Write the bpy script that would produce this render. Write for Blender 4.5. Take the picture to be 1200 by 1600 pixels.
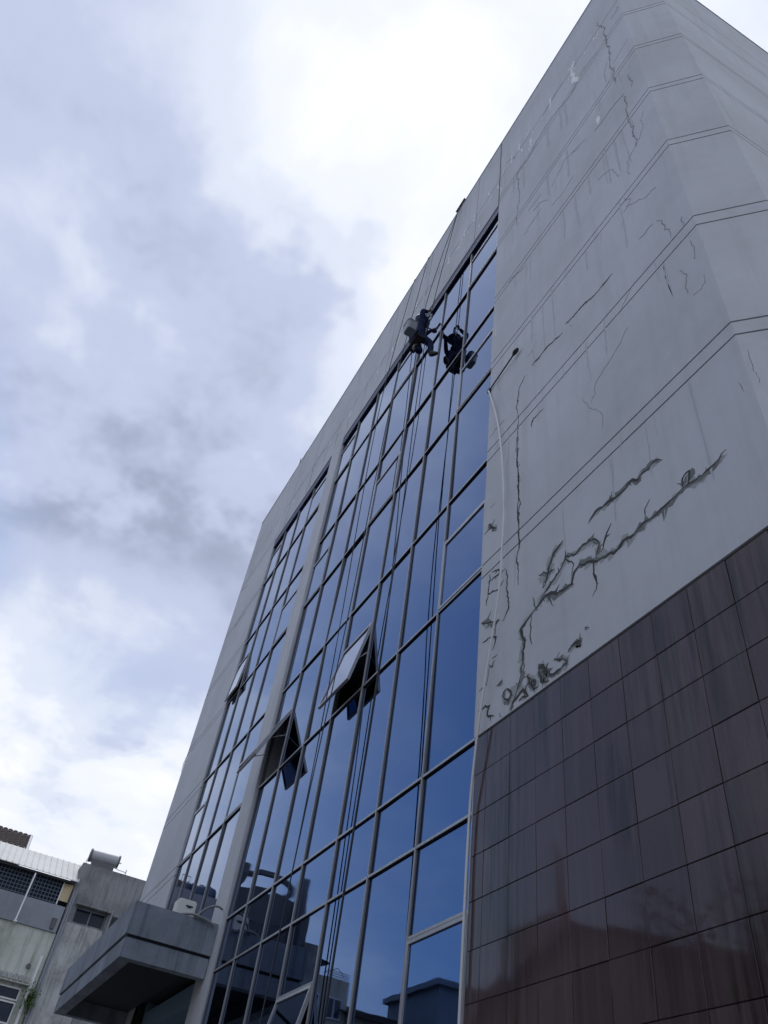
import bpy, bmesh, math, random
from mathutils import Vector, Matrix

random.seed(11)
S = bpy.context.scene
COL = S.collection
for o in list(bpy.data.objects):
    bpy.data.objects.remove(o)

# ------------------------------------------------------------------ camera
D = 3.6                     # metres from the camera to the front wall
CAMZ = 1.6
cam_d = bpy.data.cameras.new('camera')
cam = bpy.data.objects.new('camera', cam_d)
COL.objects.link(cam)
RM = Matrix(((0.464493790647325, 0.584136130662545, 0.6656053630377907),
             (0.877036068954665, -0.4075615859629085, -0.25436447747267454),
             (0.12269169573621123, 0.7019106314211154, -0.701618281756814)))
cam.matrix_world = Matrix.Translation((0, 0, CAMZ)) @ RM.to_4x4()
cam_d.sensor_fit = 'VERTICAL'
cam_d.sensor_height = 24.0
cam_d.lens = 24.0 * 1229.4877 / 1600.0
cam_d.clip_start = 0.05
cam_d.clip_end = 3000
S.camera = cam
S.render.resolution_x = 768
S.render.resolution_y = 1024

# ------------------------------------------------------------------ sky
SUN = Vector((-0.405, 0.052, 0.913)).normalized()
W = bpy.data.worlds.new('World')
S.world = W
W.use_nodes = True
nt = W.node_tree
nt.nodes.clear()


def N(tree, kind, **kw):
    n = tree.nodes.new(kind)
    for k, v in kw.items():
        setattr(n, k, v)
    return n


def M(tree, op, a, b=None, c=None, clamp=False):
    n = tree.nodes.new('ShaderNodeMath')
    n.operation = op
    n.use_clamp = clamp
    for i, v in enumerate((a, b, c)):
        if v is None:
            continue
        if isinstance(v, (int, float)):
            n.inputs[i].default_value = v
        else:
            tree.links.new(v, n.inputs[i])
    return n.outputs[0]


def VM(tree, op, a, b=None):
    n = tree.nodes.new('ShaderNodeVectorMath')
    n.operation = op
    for i, v in enumerate((a, b)):
        if v is None:
            continue
        if isinstance(v, (tuple, list, Vector)):
            n.inputs[i].default_value = tuple(v)
        else:
            tree.links.new(v, n.inputs[i])
    return n.outputs['Value'] if op == 'DOT_PRODUCT' else n.outputs[0]


def RAMP(tree, fac, stops, interp='LINEAR'):
    n = tree.nodes.new('ShaderNodeValToRGB')
    cr = n.color_ramp
    cr.interpolation = interp
    while len(cr.elements) > 1:
        cr.elements.remove(cr.elements[-1])
    cr.elements[0].position = stops[0][0]
    cr.elements[0].color = stops[0][1]
    for p, c in stops[1:]:
        e = cr.elements.new(p)
        e.color = c
    tree.links.new(fac, n.inputs[0])
    return n.outputs[0]


def MIX(tree, fac, a, b, blend='MIX'):
    n = tree.nodes.new('ShaderNodeMix')
    n.data_type = 'RGBA'
    n.blend_type = blend
    for sock, v in ((n.inputs[0], fac), (n.inputs[6], a), (n.inputs[7], b)):
        if isinstance(v, (int, float)):
            sock.default_value = v
        elif isinstance(v, (tuple, list)):
            sock.default_value = tuple(v) if len(v) == 4 else tuple(v) + (1,)
        else:
            tree.links.new(v, sock)
    return n.outputs[2]


def NOISE(tree, vec, scale, detail=4, rough=0.55, dist=0.0):
    n = tree.nodes.new('ShaderNodeTexNoise')
    n.inputs['Scale'].default_value = scale
    n.inputs['Detail'].default_value = detail
    n.inputs['Roughness'].default_value = rough
    n.inputs['Distortion'].default_value = dist
    if vec is not None:
        tree.links.new(vec, n.inputs['Vector'])
    return n.outputs['Fac']


tc = N(nt, 'ShaderNodeTexCoord')
dirv = VM(nt, 'NORMALIZE', tc.outputs['Generated'])
sep = N(nt, 'ShaderNodeSeparateXYZ')
nt.links.new(dirv, sep.inputs[0])
zz = M(nt, 'ADD', M(nt, 'MAXIMUM', sep.outputs[2], 0.0), 0.22)
comb = N(nt, 'ShaderNodeCombineXYZ')
nt.links.new(M(nt, 'DIVIDE', sep.outputs[0], zz), comb.inputs[0])
nt.links.new(M(nt, 'DIVIDE', sep.outputs[1], zz), comb.inputs[1])
cl = comb.outputs[0]                                        # position on the cloud deck
warp = NOISE(nt, cl, 2.2, 5, 0.6)
big = NOISE(nt, cl, 1.35, 5, 0.52, 0.5)
fine = NOISE(nt, cl, 5.0, 6, 0.6, 0.3)
sundot = M(nt, 'MAXIMUM', VM(nt, 'DOT_PRODUCT', dirv, SUN), 0.0)
glow = M(nt, 'POWER', sundot, 7.0)


def bank(d, width, amount):
    """one thick cloud bank (or, with a minus, a thin place) round a direction"""
    v = VM(nt, 'DOT_PRODUCT', dirv, Vector(d).normalized())
    v = M(nt, 'ADD', v, M(nt, 'MULTIPLY', M(nt, 'SUBTRACT', warp, 0.5), 0.14))
    n = N(nt, 'ShaderNodeMapRange', interpolation_type='SMOOTHSTEP')
    nt.links.new(v, n.inputs[0])
    n.inputs[1].default_value = math.cos(width * 1.7)
    n.inputs[2].default_value = math.cos(width * 0.25)
    n.inputs[3].default_value = 0.0
    n.inputs[4].default_value = amount
    return n.outputs[0]


#SKYTUNE
th = M(nt, 'ADD', M(nt, 'MULTIPLY', big, 0.95), M(nt, 'MULTIPLY', fine, 0.42))
th = M(nt, 'SUBTRACT', th, 0.145)
for d, w_, am in (((-0.80, 0.00, 0.60), 0.19, 0.19), ((-0.86, 0.00, 0.50), 0.14, 0.18),
                  ((-0.56, -0.20, 0.79), 0.24, 0.13), ((-0.48, -0.10, 0.87), 0.10, 0.10),
                  ((-0.93, 0.06, 0.31), 0.22, -0.36), ((-0.40, 0.04, 0.91), 0.16, -0.16),
                  ((-0.30, 0.05, 0.95), 0.24, -0.06), ((-0.64, -0.07, 0.76), 0.15, 0.10), ((-0.84, 0.04, 0.54), 0.12, 0.07), ((-0.52, -0.13, 0.84), 0.14, 0.08),
                  ((-0.30, -0.62, 0.72), 0.50, 0.16)):
    th = M(nt, 'ADD', th, bank(d, w_, am))
th = M(nt, 'SUBTRACT', th, M(nt, 'MULTIPLY', glow, 0.15))
cloud = RAMP(nt, th, [(0.06, (0.98, 0.99, 0.98, 1)), (0.20, (0.82, 0.84, 0.89, 1)), (0.34, (0.73, 0.76, 0.84, 1)), (0.50, (0.61, 0.66, 0.77, 1)),
                      (0.70, (0.45, 0.50, 0.66, 1)), (1.0, (0.29, 0.33, 0.45, 1))], 'EASE')
sky = N(nt, 'ShaderNodeTexSky', sky_type='NISHITA')
sky.sun_disc = False
sky.sun_elevation = math.asin(SUN.z)
sky.sun_rotation = math.atan2(SUN.x, SUN.y)
sky.altitude = 300
SKY_STRENGTH = 0.12
cl_b = N(nt, 'ShaderNodeVectorMath', operation='SCALE')
nt.links.new(cloud, cl_b.inputs[0])
cl_b.inputs['Scale'].default_value = 1.0 / SKY_STRENGTH
# thin breaks in the deck let some blue through
gap = N(nt, 'ShaderNodeMapRange', interpolation_type='SMOOTHSTEP')
nt.links.new(NOISE(nt, cl, 1.9, 4, 0.5), gap.inputs[0])
gap.inputs[1].default_value = 0.52
gap.inputs[2].default_value = 0.72
gap.inputs[3].default_value = 1.0
gap.inputs[4].default_value = 0.78
blue = M(nt, 'SUBTRACT', 1.0, bank((-0.74, -0.47, 0.48), 0.24, 0.95))
blue = M(nt, 'MULTIPLY', gap.outputs[0], blue)
skycol = MIX(nt, blue, sky.outputs[0], cl_b.outputs[0])
bg = N(nt, 'ShaderNodeBackground')
bg.inputs['Strength'].default_value = SKY_STRENGTH
nt.links.new(skycol, bg.inputs['Color'])
wo = N(nt, 'ShaderNodeOutputWorld')
nt.links.new(bg.outputs[0], wo.inputs['Surface'])

sun_d = bpy.data.lights.new('sun', 'SUN')
sun_d.energy = 0.8
sun_d.angle = math.radians(14)
sun_d.color = (1.0, 0.96, 0.9)
sun = bpy.data.objects.new('sun', sun_d)
COL.objects.link(sun)
sun.rotation_euler = (-SUN).to_track_quat('-Z', 'Y').to_euler()
sun.location = (-20, 0, 60)

S.view_settings.view_transform = 'Standard'
S.view_settings.look = 'None'
S.view_settings.gamma = 1.0
S.view_settings.exposure = 0.32
S.view_settings.use_curve_mapping = False

# ------------------------------------------------------------------ materials
MATS = {}


def mat(name, col=(0.5, 0.5, 0.5), rough=0.7, metal=0.0, spec=0.5, coat=0.0):
    m = bpy.data.materials.new(name)
    m.use_nodes = True
    b = m.node_tree.nodes['Principled BSDF']
    b.inputs['Base Color'].default_value = tuple(col) + (1,)
    b.inputs['Roughness'].default_value = rough
    b.inputs['Metallic'].default_value = metal
    b.inputs['Specular IOR Level'].default_value = spec
    b.inputs['Coat Weight'].default_value = coat
    MATS[name] = m
    return m, m.node_tree, b


def wpos(t, scale=(1, 1, 1)):
    g = N(t, 'ShaderNodeNewGeometry')
    return VM(t, 'MULTIPLY', g.outputs['Position'], scale)


def bump(t, b, height, strength, dist=0.01):
    n = N(t, 'ShaderNodeBump')
    n.inputs['Strength'].default_value = strength
    n.inputs['Distance'].default_value = dist
    t.links.new(height, n.inputs['Height'])
    t.links.new(n.outputs[0], b.inputs['Normal'])


def weathered(name, base, dark, rough=0.85, streak=0.35, blotch=0.8, bs=0.25, sc=1.0, spec=0.25):
    """paint or plaster with blotches, rain streaks and a fine relief"""
    m, t, b = mat(name, base, rough, 0, spec)
    p = wpos(t)
    n1 = NOISE(t, p, 0.55 * sc, 6, 0.6)
    n2 = NOISE(t, wpos(t, (5 * sc, 5 * sc, 0.35 * sc)), 1.0, 5, 0.6)
    n3 = NOISE(t, p, 6 * sc, 5, 0.65)
    f1 = RAMP(t, n1, [(0.40, (0, 0, 0, 1)), (0.64, (min(1, blotch),) * 3 + (1,))])
    f2 = RAMP(t, n2, [(0.50, (0, 0, 0, 1)), (0.78, (streak,) * 3 + (1,))])
    c = MIX(t, f1, base, tuple(0.4 * a + 0.6 * d for a, d in zip(base, dark)))
    c = MIX(t, f2, c, dark)
    c = MIX(t, RAMP(t, n3, [(0.35, (0, 0, 0, 1)), (0.75, (0.28,) * 3 + (1,))]), c, tuple(min(1, 1.12 * v) for v in base))
    t.links.new(c, b.inputs['Base Color'])
    bump(t, b, NOISE(t, p, 55, 4, 0.6), bs, 0.004)
    return m


weathered('plaster', (0.54, 0.56, 0.60), (0.40, 0.415, 0.43), 0.9, 0.60, 0.8, 0.3)
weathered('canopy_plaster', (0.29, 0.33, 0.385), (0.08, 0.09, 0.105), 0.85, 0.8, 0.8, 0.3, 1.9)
weathered('stained_wall', (0.50, 0.52, 0.48), (0.17, 0.19, 0.13), 0.9, 0.85, 0.9, 0.3, 0.9)
weathered('raw_concrete', (0.25, 0.26, 0.27), (0.06, 0.063, 0.066), 0.92, 1.0, 1.2, 0.6, 1.7)
weathered('pale_render', (0.44, 0.45, 0.45), (0.09, 0.10, 0.11), 0.9, 1.0, 1.2, 0.4, 1.5)
weathered('grey_paint', (0.26, 0.28, 0.32), (0.15, 0.16, 0.18), 0.8, 0.4, 0.7, 0.2, 0.8)
weathered('cream_paint', (0.48, 0.45, 0.38), (0.2, 0.18, 0.15), 0.85, 0.6, 0.7, 0.2, 0.6)
weathered('brick_red_paint', (0.20, 0.10, 0.075), (0.09, 0.05, 0.045), 0.85, 0.5, 0.7, 0.2, 0.6)
weathered('galvanised_sheet', (0.47, 0.49, 0.49), (0.28, 0.27, 0.25), 0.5, 0.5, 0.6, 0.1, 1.2, 0.5)
weathered('white_trim', (0.68, 0.69, 0.70), (0.40, 0.40, 0.40), 0.6, 0.4, 0.5, 0.1, 2.0)
weathered('aluminium', (0.43, 0.435, 0.45), (0.22, 0.22, 0.235), 0.42, 0.6, 0.6, 0.06, 2.5, 0.6)
MATS['aluminium'].node_tree.nodes['Principled BSDF'].inputs['Metallic'].default_value = 0.35
mat('joint_dark', (0.025, 0.025, 0.027), 0.95)
mat('gasket_and_shade', (0.020, 0.023, 0.034), 0.6)  # gasket black, also painted on as shade under the transoms
mat('soffit_shade_navy', (0.016, 0.024, 0.075), 0.5)
weathered('tower_paint', (0.10, 0.11, 0.13), (0.05, 0.055, 0.065), 0.85, 0.5, 0.7, 0.2, 0.8)
mat('interior', (0.20, 0.30, 0.42), 0.9)
mat('faint_stain', (0.455, 0.472, 0.50), 0.95, 0, 0.1)
mat('stain', (0.36, 0.375, 0.38), 0.95, 0, 0.1)
mat('smudge', (0.19, 0.197, 0.20), 0.95, 0, 0.1)
mat('mullion_side_shade', (0.17, 0.175, 0.19), 0.5)  # shaded mullion flanks, painted darker than the aluminium face
mat('crack_black', (0.075, 0.078, 0.078), 0.95, 0, 0.1)
mat('grime', (0.25, 0.255, 0.255), 0.95, 0, 0.1)
mat('old_paint_white', (0.80, 0.81, 0.80), 0.8)
mat('cable_white', (0.66, 0.67, 0.68), 0.6)
mat('hose_grey', (0.22, 0.23, 0.24), 0.6)
mat('rope_dark', (0.05, 0.055, 0.07), 0.9)
mat('navy_cloth', (0.016, 0.024, 0.065), 0.9, 0, 0.2)
mat('boot_black', (0.015, 0.016, 0.02), 0.6)
mat('helmet_blue', (0.03, 0.05, 0.13), 0.35)
mat('skin', (0.26, 0.15, 0.10), 0.6)
mat('harness', (0.03, 0.04, 0.09), 0.8)
mat('steel', (0.45, 0.46, 0.47), 0.35, 0.9)
mat('bucket_grey', (0.24, 0.26, 0.29), 0.45)
mat('wood_board', (0.04, 0.035, 0.035), 0.8)
mat('red_cloth', (0.36, 0.045, 0.04), 0.9)
mat('dark_glass', (0.018, 0.028, 0.05), 0.05)
mat('tank_shell', (0.36, 0.37, 0.40), 0.42, 0.2)
mat('tank_cap', (0.10, 0.10, 0.11), 0.55)
mat('tank_blue', (0.035, 0.06, 0.13), 0.45)
mat('lattice_blue', (0.09, 0.12, 0.17), 0.7)
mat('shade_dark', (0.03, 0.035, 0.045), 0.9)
mat('curtain_yellow', (0.52, 0.43, 0.27), 0.9)
mat('black_metal', (0.03, 0.03, 0.033), 0.5, 0.3)
mat('appliance_white', (0.70, 0.70, 0.66), 0.5)
mat('asphalt', (0.05, 0.05, 0.052), 0.9)
mat('paving', (0.15, 0.148, 0.14), 0.9)
mat('kerb_stone', (0.33, 0.33, 0.32), 0.9)
mat('leaf', (0.055, 0.11, 0.03), 0.6)
mat('leaf_pale', (0.10, 0.17, 0.045), 0.6)
mat('bark', (0.10, 0.075, 0.05), 0.9)
for nm, c in (('roof_tile', (0.10, 0.045, 0.036)), ('roof_tile_dark', (0.062, 0.048, 0.045))):
    m, t, b = mat(nm, c, 0.85)
    oi = N(t, 'ShaderNodeObjectInfo')
    n = NOISE(t, wpos(t), 3.0, 5, 0.6)
    t.links.new(MIX(t, RAMP(t, n, [(0.35, (0, 0, 0, 1)), (0.7, (0.7, 0.7, 0.7, 1))]), c, tuple(v * 0.55 for v in c)), b.inputs['Base Color'])

# blue reflective curtain-wall glass
m, t, b = mat('glass_blue', (0.06, 0.12, 0.29), 0.012, 1.0)
oi = N(t, 'ShaderNodeObjectInfo')
tint = MIX(t, oi.outputs['Random'], (0.052, 0.118, 0.255), (0.070, 0.134, 0.27))
dustn = NOISE(t, wpos(t, (1.2, 1.2, 0.6)), 1.1, 5, 0.6)
t.links.new(tint, b.inputs['Base Color'])
t.links.new(RAMP(t, dustn, [(0.4, (0.008,) * 3 + (1,)), (0.8, (0.05,) * 3 + (1,))]), b.inputs['Roughness'])
b.inputs['Coat Weight'].default_value = 0.0
b.inputs['Coat IOR'].default_value = 1.5
b.inputs['Coat Roughness'].default_value = 0.006
wav = N(t, 'ShaderNodeBump')
wav.inputs['Strength'].default_value = 0.20
wav.inputs['Distance'].default_value = 0.004
t.links.new(NOISE(t, wpos(t), 1.3, 2, 0.5), wav.inputs['Height'])
t.links.new(wav.outputs[0], b.inputs['Normal'])
t.links.new(wav.outputs[0], b.inputs['Coat Normal'])

# polished dark granite with dried rain streaks
m, t, b = mat('granite', (0.08, 0.06, 0.068), 0.05, 0.0, 0.33)
oi = N(t, 'ShaderNodeObjectInfo')
p = wpos(t)
v = N(t, 'ShaderNodeTexVoronoi')
v.inputs['Scale'].default_value = 210
t.links.new(p, v.inputs['Vector'])
speck = RAMP(t, M(t, 'FRACT', M(t, 'MULTIPLY', v.outputs['Distance'], 3.1)), [(0.0, (0.050, 0.034, 0.039, 1)), (0.55, (0.084, 0.057, 0.066, 1)), (1.0, (0.130, 0.092, 0.102, 1))])
tone = MIX(t, oi.outputs['Random'], (0.80, 0.79, 0.80), (1.15, 1.11, 1.13))
c = MIX(t, 1.0, speck, tone, 'MULTIPLY')
st = NOISE(t, wpos(t, (14, 14, 0.9)), 1.0, 6, 0.65)
st2 = NOISE(t, wpos(t, (1.6, 1.6, 0.5)), 1.0, 4, 0.6)
stf = M(t, 'MULTIPLY', RAMP(t, st, [(0.45, (0, 0, 0, 1)), (0.62, (1, 1, 1, 1))]), RAMP(t, st2, [(0.36, (0, 0, 0, 1)), (0.58, (0.9,) * 3 + (1,))]))
c = MIX(t, stf, c, (0.026, 0.020, 0.019))
pale = M(t, 'MULTIPLY', RAMP(t, NOISE(t, wpos(t, (17, 17, 0.6)), 1.0, 5, 0.6), [(0.5, (0, 0, 0, 1)), (0.72, (1, 1, 1, 1))]), 0.42)
c = MIX(t, pale, c, (0.11, 0.10, 0.088))
t.links.new(c, b.inputs['Base Color'])
t.links.new(RAMP(t, st, [(0.3, (0.02,) * 3 + (1,)), (0.75, (0.09,) * 3 + (1,))]), b.inputs['Roughness'])

# ------------------------------------------------------------------ mesh helpers


def mesh_from(bm, name, m):
    me = bpy.data.meshes.new(name)
    bmesh.ops.recalc_face_normals(bm, faces=bm.faces)
    bm.to_mesh(me)
    bm.free()
    if m:
        me.materials.append(MATS[m])
    return me


def link(name, me, parent=None, loc=None, rot=None):
    o = bpy.data.objects.new(name, me)
    COL.objects.link(o)
    if parent is not None:
        o.parent = parent
        if parent.get('_root'):
            o.matrix_parent_inverse = Matrix.Translation(-Vector(parent.location))
    if loc is not None:
        o.location = loc
    if rot is not None:
        o.rotation_euler = rot
    return o


def obj(name, bm, m, parent=None, loc=None, rot=None):
    return link(name, mesh_from(bm, name, m), parent, loc, rot)


def tag(o, label, cat, group=None):
    o['label'] = label
    o['category'] = cat
    if group:
        o['group'] = group
    return o


def thing(name, label, cat, loc=(0, 0, 0), group=None):
    o = bpy.data.objects.new(name, None)
    COL.objects.link(o)
    o.location = loc
    o.empty_display_size = 0.2
    o['_root'] = 1
    return tag(o, label, cat, group)


def struct(o):
    o['kind'] = 'structure'
    return o


def add_box(bm, x0, x1, y0, y1, z0, z1):
    vs = [bm.verts.new(p) for p in ((x0, y0, z0), (x1, y0, z0), (x1, y1, z0), (x0, y1, z0), (x0, y0, z1), (x1, y0, z1), (x1, y1, z1), (x0, y1, z1))]
    for f in ((0, 1, 2, 3), (4, 7, 6, 5), (0, 4, 5, 1), (1, 5, 6, 2), (2, 6, 7, 3), (3, 7, 4, 0)):
        bm.faces.new([vs[i] for i in f])
    return vs


def bevel(bm, w, seg=1):
    bmesh.ops.bevel(bm, geom=list(bm.edges), offset=w, segments=seg, affect='EDGES', clamp_overlap=True)


def box(name, m, parent, x0, x1, y0, y1, z0, z1, bv=0.0):
    bm = bmesh.new()
    add_box(bm, x0, x1, y0, y1, z0, z1)
    if bv:
        bevel(bm, bv)
    return obj(name, bm, m, parent)


def add_prism(bm, poly, z0, z1):
    a = [bm.verts.new((x, y, z0)) for x, y in poly]
    b_ = [bm.verts.new((x, y, z1)) for x, y in poly]
    n = len(poly)
    bm.faces.new(a)
    bm.faces.new(b_[::-1])
    for i in range(n):
        bm.faces.new((a[i], a[(i + 1) % n], b_[(i + 1) % n], b_[i]))


def add_tube(bm, pts, r, seg=8, closed_ends=True):
    pts = [Vector(p) for p in pts]
    rs = r if isinstance(r, (list, tuple)) else [r] * len(pts)
    rings = []
    up = Vector((0, 0, 1))
    for i, p in enumerate(pts):
        d = (pts[min(i + 1, len(pts) - 1)] - pts[max(i - 1, 0)]).normalized()
        s = d.cross(up)
        if s.length < 0.05:
            s = d.cross(Vector((0, 1, 0)))
        s.normalize()
        u = s.cross(d)
        rings.append([bm.verts.new(p + rs[i] * (math.cos(2 * math.pi * k / seg) * s + math.sin(2 * math.pi * k / seg) * u)) for k in range(seg)])
    for a, b_ in zip(rings, rings[1:]):
        for k in range(seg):
            bm.faces.new((a[k], a[(k + 1) % seg], b_[(k + 1) % seg], b_[k]))
    if closed_ends:
        bm.faces.new(rings[0][::-1])
        bm.faces.new(rings[-1])


def add_cyl(bm, c0, c1, r0, r1=None, seg=16):
    add_tube(bm, [c0, c1], [r0, r0 if r1 is None else r1], seg)


def smooth(o):
    for p in o.data.polygons:
        p.use_smooth = True
    return o


def chaikin(pts, n=2):
    pts = [Vector(p) for p in pts]
    for _ in range(n):
        q = [pts[0]]
        for a, b_ in zip(pts, pts[1:]):
            q += [a * 0.75 + b_ * 0.25, a * 0.25 + b_ * 0.75]
        q.append(pts[-1])
        pts = q
    return pts


# ------------------------------------------------------------------ ground
GX0, GX1, GY0, GY1 = -900, 900, -900, 900
bm = bmesh.new()
vs = [bm.verts.new(p) for p in ((GX0, GY0, 0), (GX1, GY0, 0), (GX1, GY1, 0), (GX0, GY1, 0))]
bm.faces.new(vs)
struct(obj('ground', bm, 'paving'))
bm = bmesh.new()
add_box(bm, -120, 120, -8.2, -1.2, -0.3, 0.012)
struct(obj('road', bm, 'asphalt'))
bm = bmesh.new()
for k in range(-20, 21):
    add_box(bm, k * 5.0, k * 5.0 + 2.4, -4.76, -4.64, -0.2, 0.016)
struct(obj('road_marking', bm, 'old_paint_white'))
for nm, ya, yb in (('kerb', -1.2, -1.02), ('kerb', -8.4, -8.2)):
    bm = bmesh.new()
    add_box(bm, -120, 120, ya, yb, -0.2, 0.13)
    struct(obj(nm, bm, 'kerb_stone'))
bm = bmesh.new()
add_box(bm, -44, 30, -1.02, 3.7, -0.2, 0.125)
struct(obj('pavement', bm, 'paving'))

# ------------------------------------------------------------------ the office building


def ZU(u):
    return u * D + CAMZ


BLD = thing('office_building', 'tall grey office block with blue glass bays, cracked plaster and dark granite base', 'building', (-12.0, D, 0))
XR0, XR1, XR2, YR2 = -1.655 * D, -0.590 * D, -0.455 * D, 1.138 * D      # right pier, bend, right face
XL1, XL0, XL2 = -5.985 * D, -5.075 * D, -6.12 * D
YB = 21.0
ZTOP = ZU(5.39)
ZLIP = ZU(4.455)
ZGR = ZU(1.088)


def ribbon(bm, path, t0, t1, z0, z1):
    """a wall slab that follows a plan path; t0 and t1 are depths behind the outer face"""
    def off(t):
        out = []
        P = [Vector(p) for p in path]
        for i, p in enumerate(P):
            ns = []
            if i > 0:
                d = (P[i] - P[i - 1]).normalized()
                ns.append(Vector((-d.y, d.x)))
            if i < len(P) - 1:
                d = (P[i + 1] - P[i]).normalized()
                ns.append(Vector((-d.y, d.x)))
            n = sum(ns, Vector((0, 0))) / len(ns)
            n = n / n.length_squared
            out.append(p + n * t)
        return out
    a, b_ = off(t0), off(t1)
    n = len(path)
    v = [[bm.verts.new((q.x, q.y, z)) for q in pts] for z in (z0, z1) for pts in (a, b_)]
    ao, ai, bo, bi = v
    for i in range(n - 1):
        bm.faces.new((ao[i], ao[i + 1], bo[i + 1], bo[i]))
        bm.faces.new((ai[i + 1], ai[i], bi[i], bi[i + 1]))
        bm.faces.new((bo[i], bo[i + 1], bi[i + 1], bi[i]))
        bm.faces.new((ao[i + 1], ao[i], ai[i], ai[i + 1]))
    bm.faces.new((ao[0], bo[0], bi[0], ai[0]))
    bm.faces.new((ao[-1], ai[-1], bi[-1], bo[-1]))


RPATH = [(XR0, D), (XR1, D), (XR2, YR2), (XR2, YB)]
LPATH = [(XL2, YB), (XL2, YR2), (XL1, D), (XL0, D)]
TPATH = [(XL0 + 0.006, D), (XR0 - 0.006, D)]
GROOVES = [1.652, 1.706, 2.218, 2.275, 2.812, 2.857, 3.358, 3.401, 3.92, 3.961, 4.48, 4.523, 4.80]
GW = 0.011


def bands(path, zbot, levels):
    cuts = [zbot] + [ZU(g) for g in levels] + [ZTOP]
    for i, (a, b_) in enumerate(zip(cuts, cuts[1:])):
        bm = bmesh.new()
        ribbon(bm, path, 0.0, 0.07, a + (GW if i else 0), b_ - (GW if i < len(cuts) - 2 else 0))
        obj('plaster_band', bm, 'plaster', BLD)
    bm = bmesh.new()
    ribbon(bm, [(x, y) for x, y in path], 0.028, 0.30, zbot + 0.004, ZTOP - 0.02)
    obj('wall_core', bm, 'joint_dark', BLD)


bands(RPATH, ZGR, GROOVES)
bands(LPATH, 0.13, GROOVES)
bands(TPATH, ZLIP, [4.80])
# coping and roof
bm = bmesh.new()
ribbon(bm, LPATH[:3] + RPATH[1:], -0.012, 0.24, ZTOP + 0.002, ZTOP + 0.05)
obj('coping', bm, 'plaster', BLD)
bm = bmesh.new()
add_prism(bm, [(XL2 + .3, YB - .1), (XL2 + .3, YR2 + .2), (XL1 + .1, D + .32), (XR1 - .1, D + .32), (XR2 - .3, YR2 + .2), (XR2 - .3, YB - .1)], ZU(5.05), ZU(5.1))
obj('roof_slab', bm, 'raw_concrete', BLD)
box('back_wall', 'plaster', BLD, XL2 + .08, XR2 - .08, YB - 0.3, YB + 0.02, 0, ZTOP - 0.03)

# granite cladding: every tile is a slab of its own over a dark bed
TS = 0.1038 * D
ROW0 = 0.977
yt = D + 0.010
bm = bmesh.new()
ribbon(bm, [(XR0 + 0.01, D + 0.026), (XR1, D + 0.026), (XR2 - 0.02, YR2 + 0.01), (XR2 - 0.02, YB)], 0.0, 0.3, 0.0, ZGR)
obj('cladding_bed', bm, 'joint_dark', BLD)
TILE = {}


def tile_mesh(w, h):
    key = (round(w, 3), round(h, 3))
    if key not in TILE:
        bm = bmesh.new()
        add_box(bm, -w / 2, w / 2, 0, 0.022, -h / 2, h / 2)
        bmesh.ops.bevel(bm, geom=[e for e in bm.edges if all(v.co.y < 0.001 for v in e.verts)], offset=0.0025, segments=1, affect='EDGES')
        TILE[key] = mesh_from(bm, 'granite_tile', 'granite')
    return TILE[key]


rows = [(ZU(ROW0), ZGR - 0.016)]
z = ZU(ROW0)
while z > 0.15:
    rows.append((max(z - TS, 0.02), z))
    z -= TS
cols = []
x = -1.592 * D
cols.append((XR0 + 0.03, x))
while x < XR1 - 0.05:
    cols.append((x, min(x + TS, XR1)))
    x += TS
G = 0.0024
rt = random.Random(5)
for z0, z1 in rows:
    for x0, x1 in cols:
        link('granite_tile', tile_mesh(x1 - x0 - 2 * G, z1 - z0 - 2 * G), BLD,
             ((x0 + x1) / 2, yt + rt.uniform(-0.0015, 0.002), (z0 + z1) / 2), (rt.gauss(0, 0.0022), rt.gauss(0, 0.0006), rt.gauss(0, 0.0022)))
    dv = Vector((XR2 - XR1, YR2 - D))
    L = dv.length
    for k in range(2):
        c = Vector((XR1, D + 0.012)) + dv * (k + 0.5) / 2
        link('granite_tile', tile_mesh(L / 2 - 2 * G, z1 - z0 - 2 * G), BLD, (c.x, c.y, (z0 + z1) / 2), (0, 0, math.atan2(dv.y, dv.x)))
    for k in range(5):
        link('granite_tile', tile_mesh(TS - 2 * G, z1 - z0 - 2 * G), BLD, (XR2 - 0.010, YR2 + 0.01 + TS * (k + 0.5), (z0 + z1) / 2), (0, 0, math.pi / 2))
box('side_cladding', 'granite', BLD, XR2 - 0.04, XR2 - 0.011, YR2 + 0.012 + 5 * TS, YB, 0.02, ZGR - 0.02)

# ------------------------------------------------------------------ glazed bays
YG = D + 0.060             # glass plane
KF = 1.005
MAIN_X = [-1.655, -1.943, -2.236, -2.533, -2.830, -3.125, -3.420, -3.705]
LEFT_X = [-3.905, -4.205, -4.500, -4.790, -5.075]
NORMAL = [-0.38, 0.32, 0.882, 1.090, 1.700, 2.247, 2.835, 3.360, 3.935, 4.475]
WINDOWED = [(-0.38, 0), (0.32, 1), (0.650, 0), (0.882, 0), (1.090, 0), (1.700, 1), (2.028, 0), (2.247, 0), (2.835, 1), (3.155, 0), (3.360, 0),
            (3.935, 1), (4.235, 0), (4.475, 0)]
# sashes that stand open: (bay, column from the right, floor) -> degrees
OPEN = {('M', 4, 1): 12, ('M', 7, 1): 24, ('M', 4, 0): 13, ('L', 4, 2): 5}
PANE, SASH, SPANE = {}, {}, {}


def pane_mesh(w, h):
    k = (round(w, 2), round(h, 2))
    if k not in PANE:
        bm = bmesh.new()
        add_box(bm, -w / 2, w / 2, 0, 0.012, -h / 2, h / 2)
        PANE[k] = mesh_from(bm, 'glass_pane', 'glass_blue')
    return PANE[k]


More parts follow.
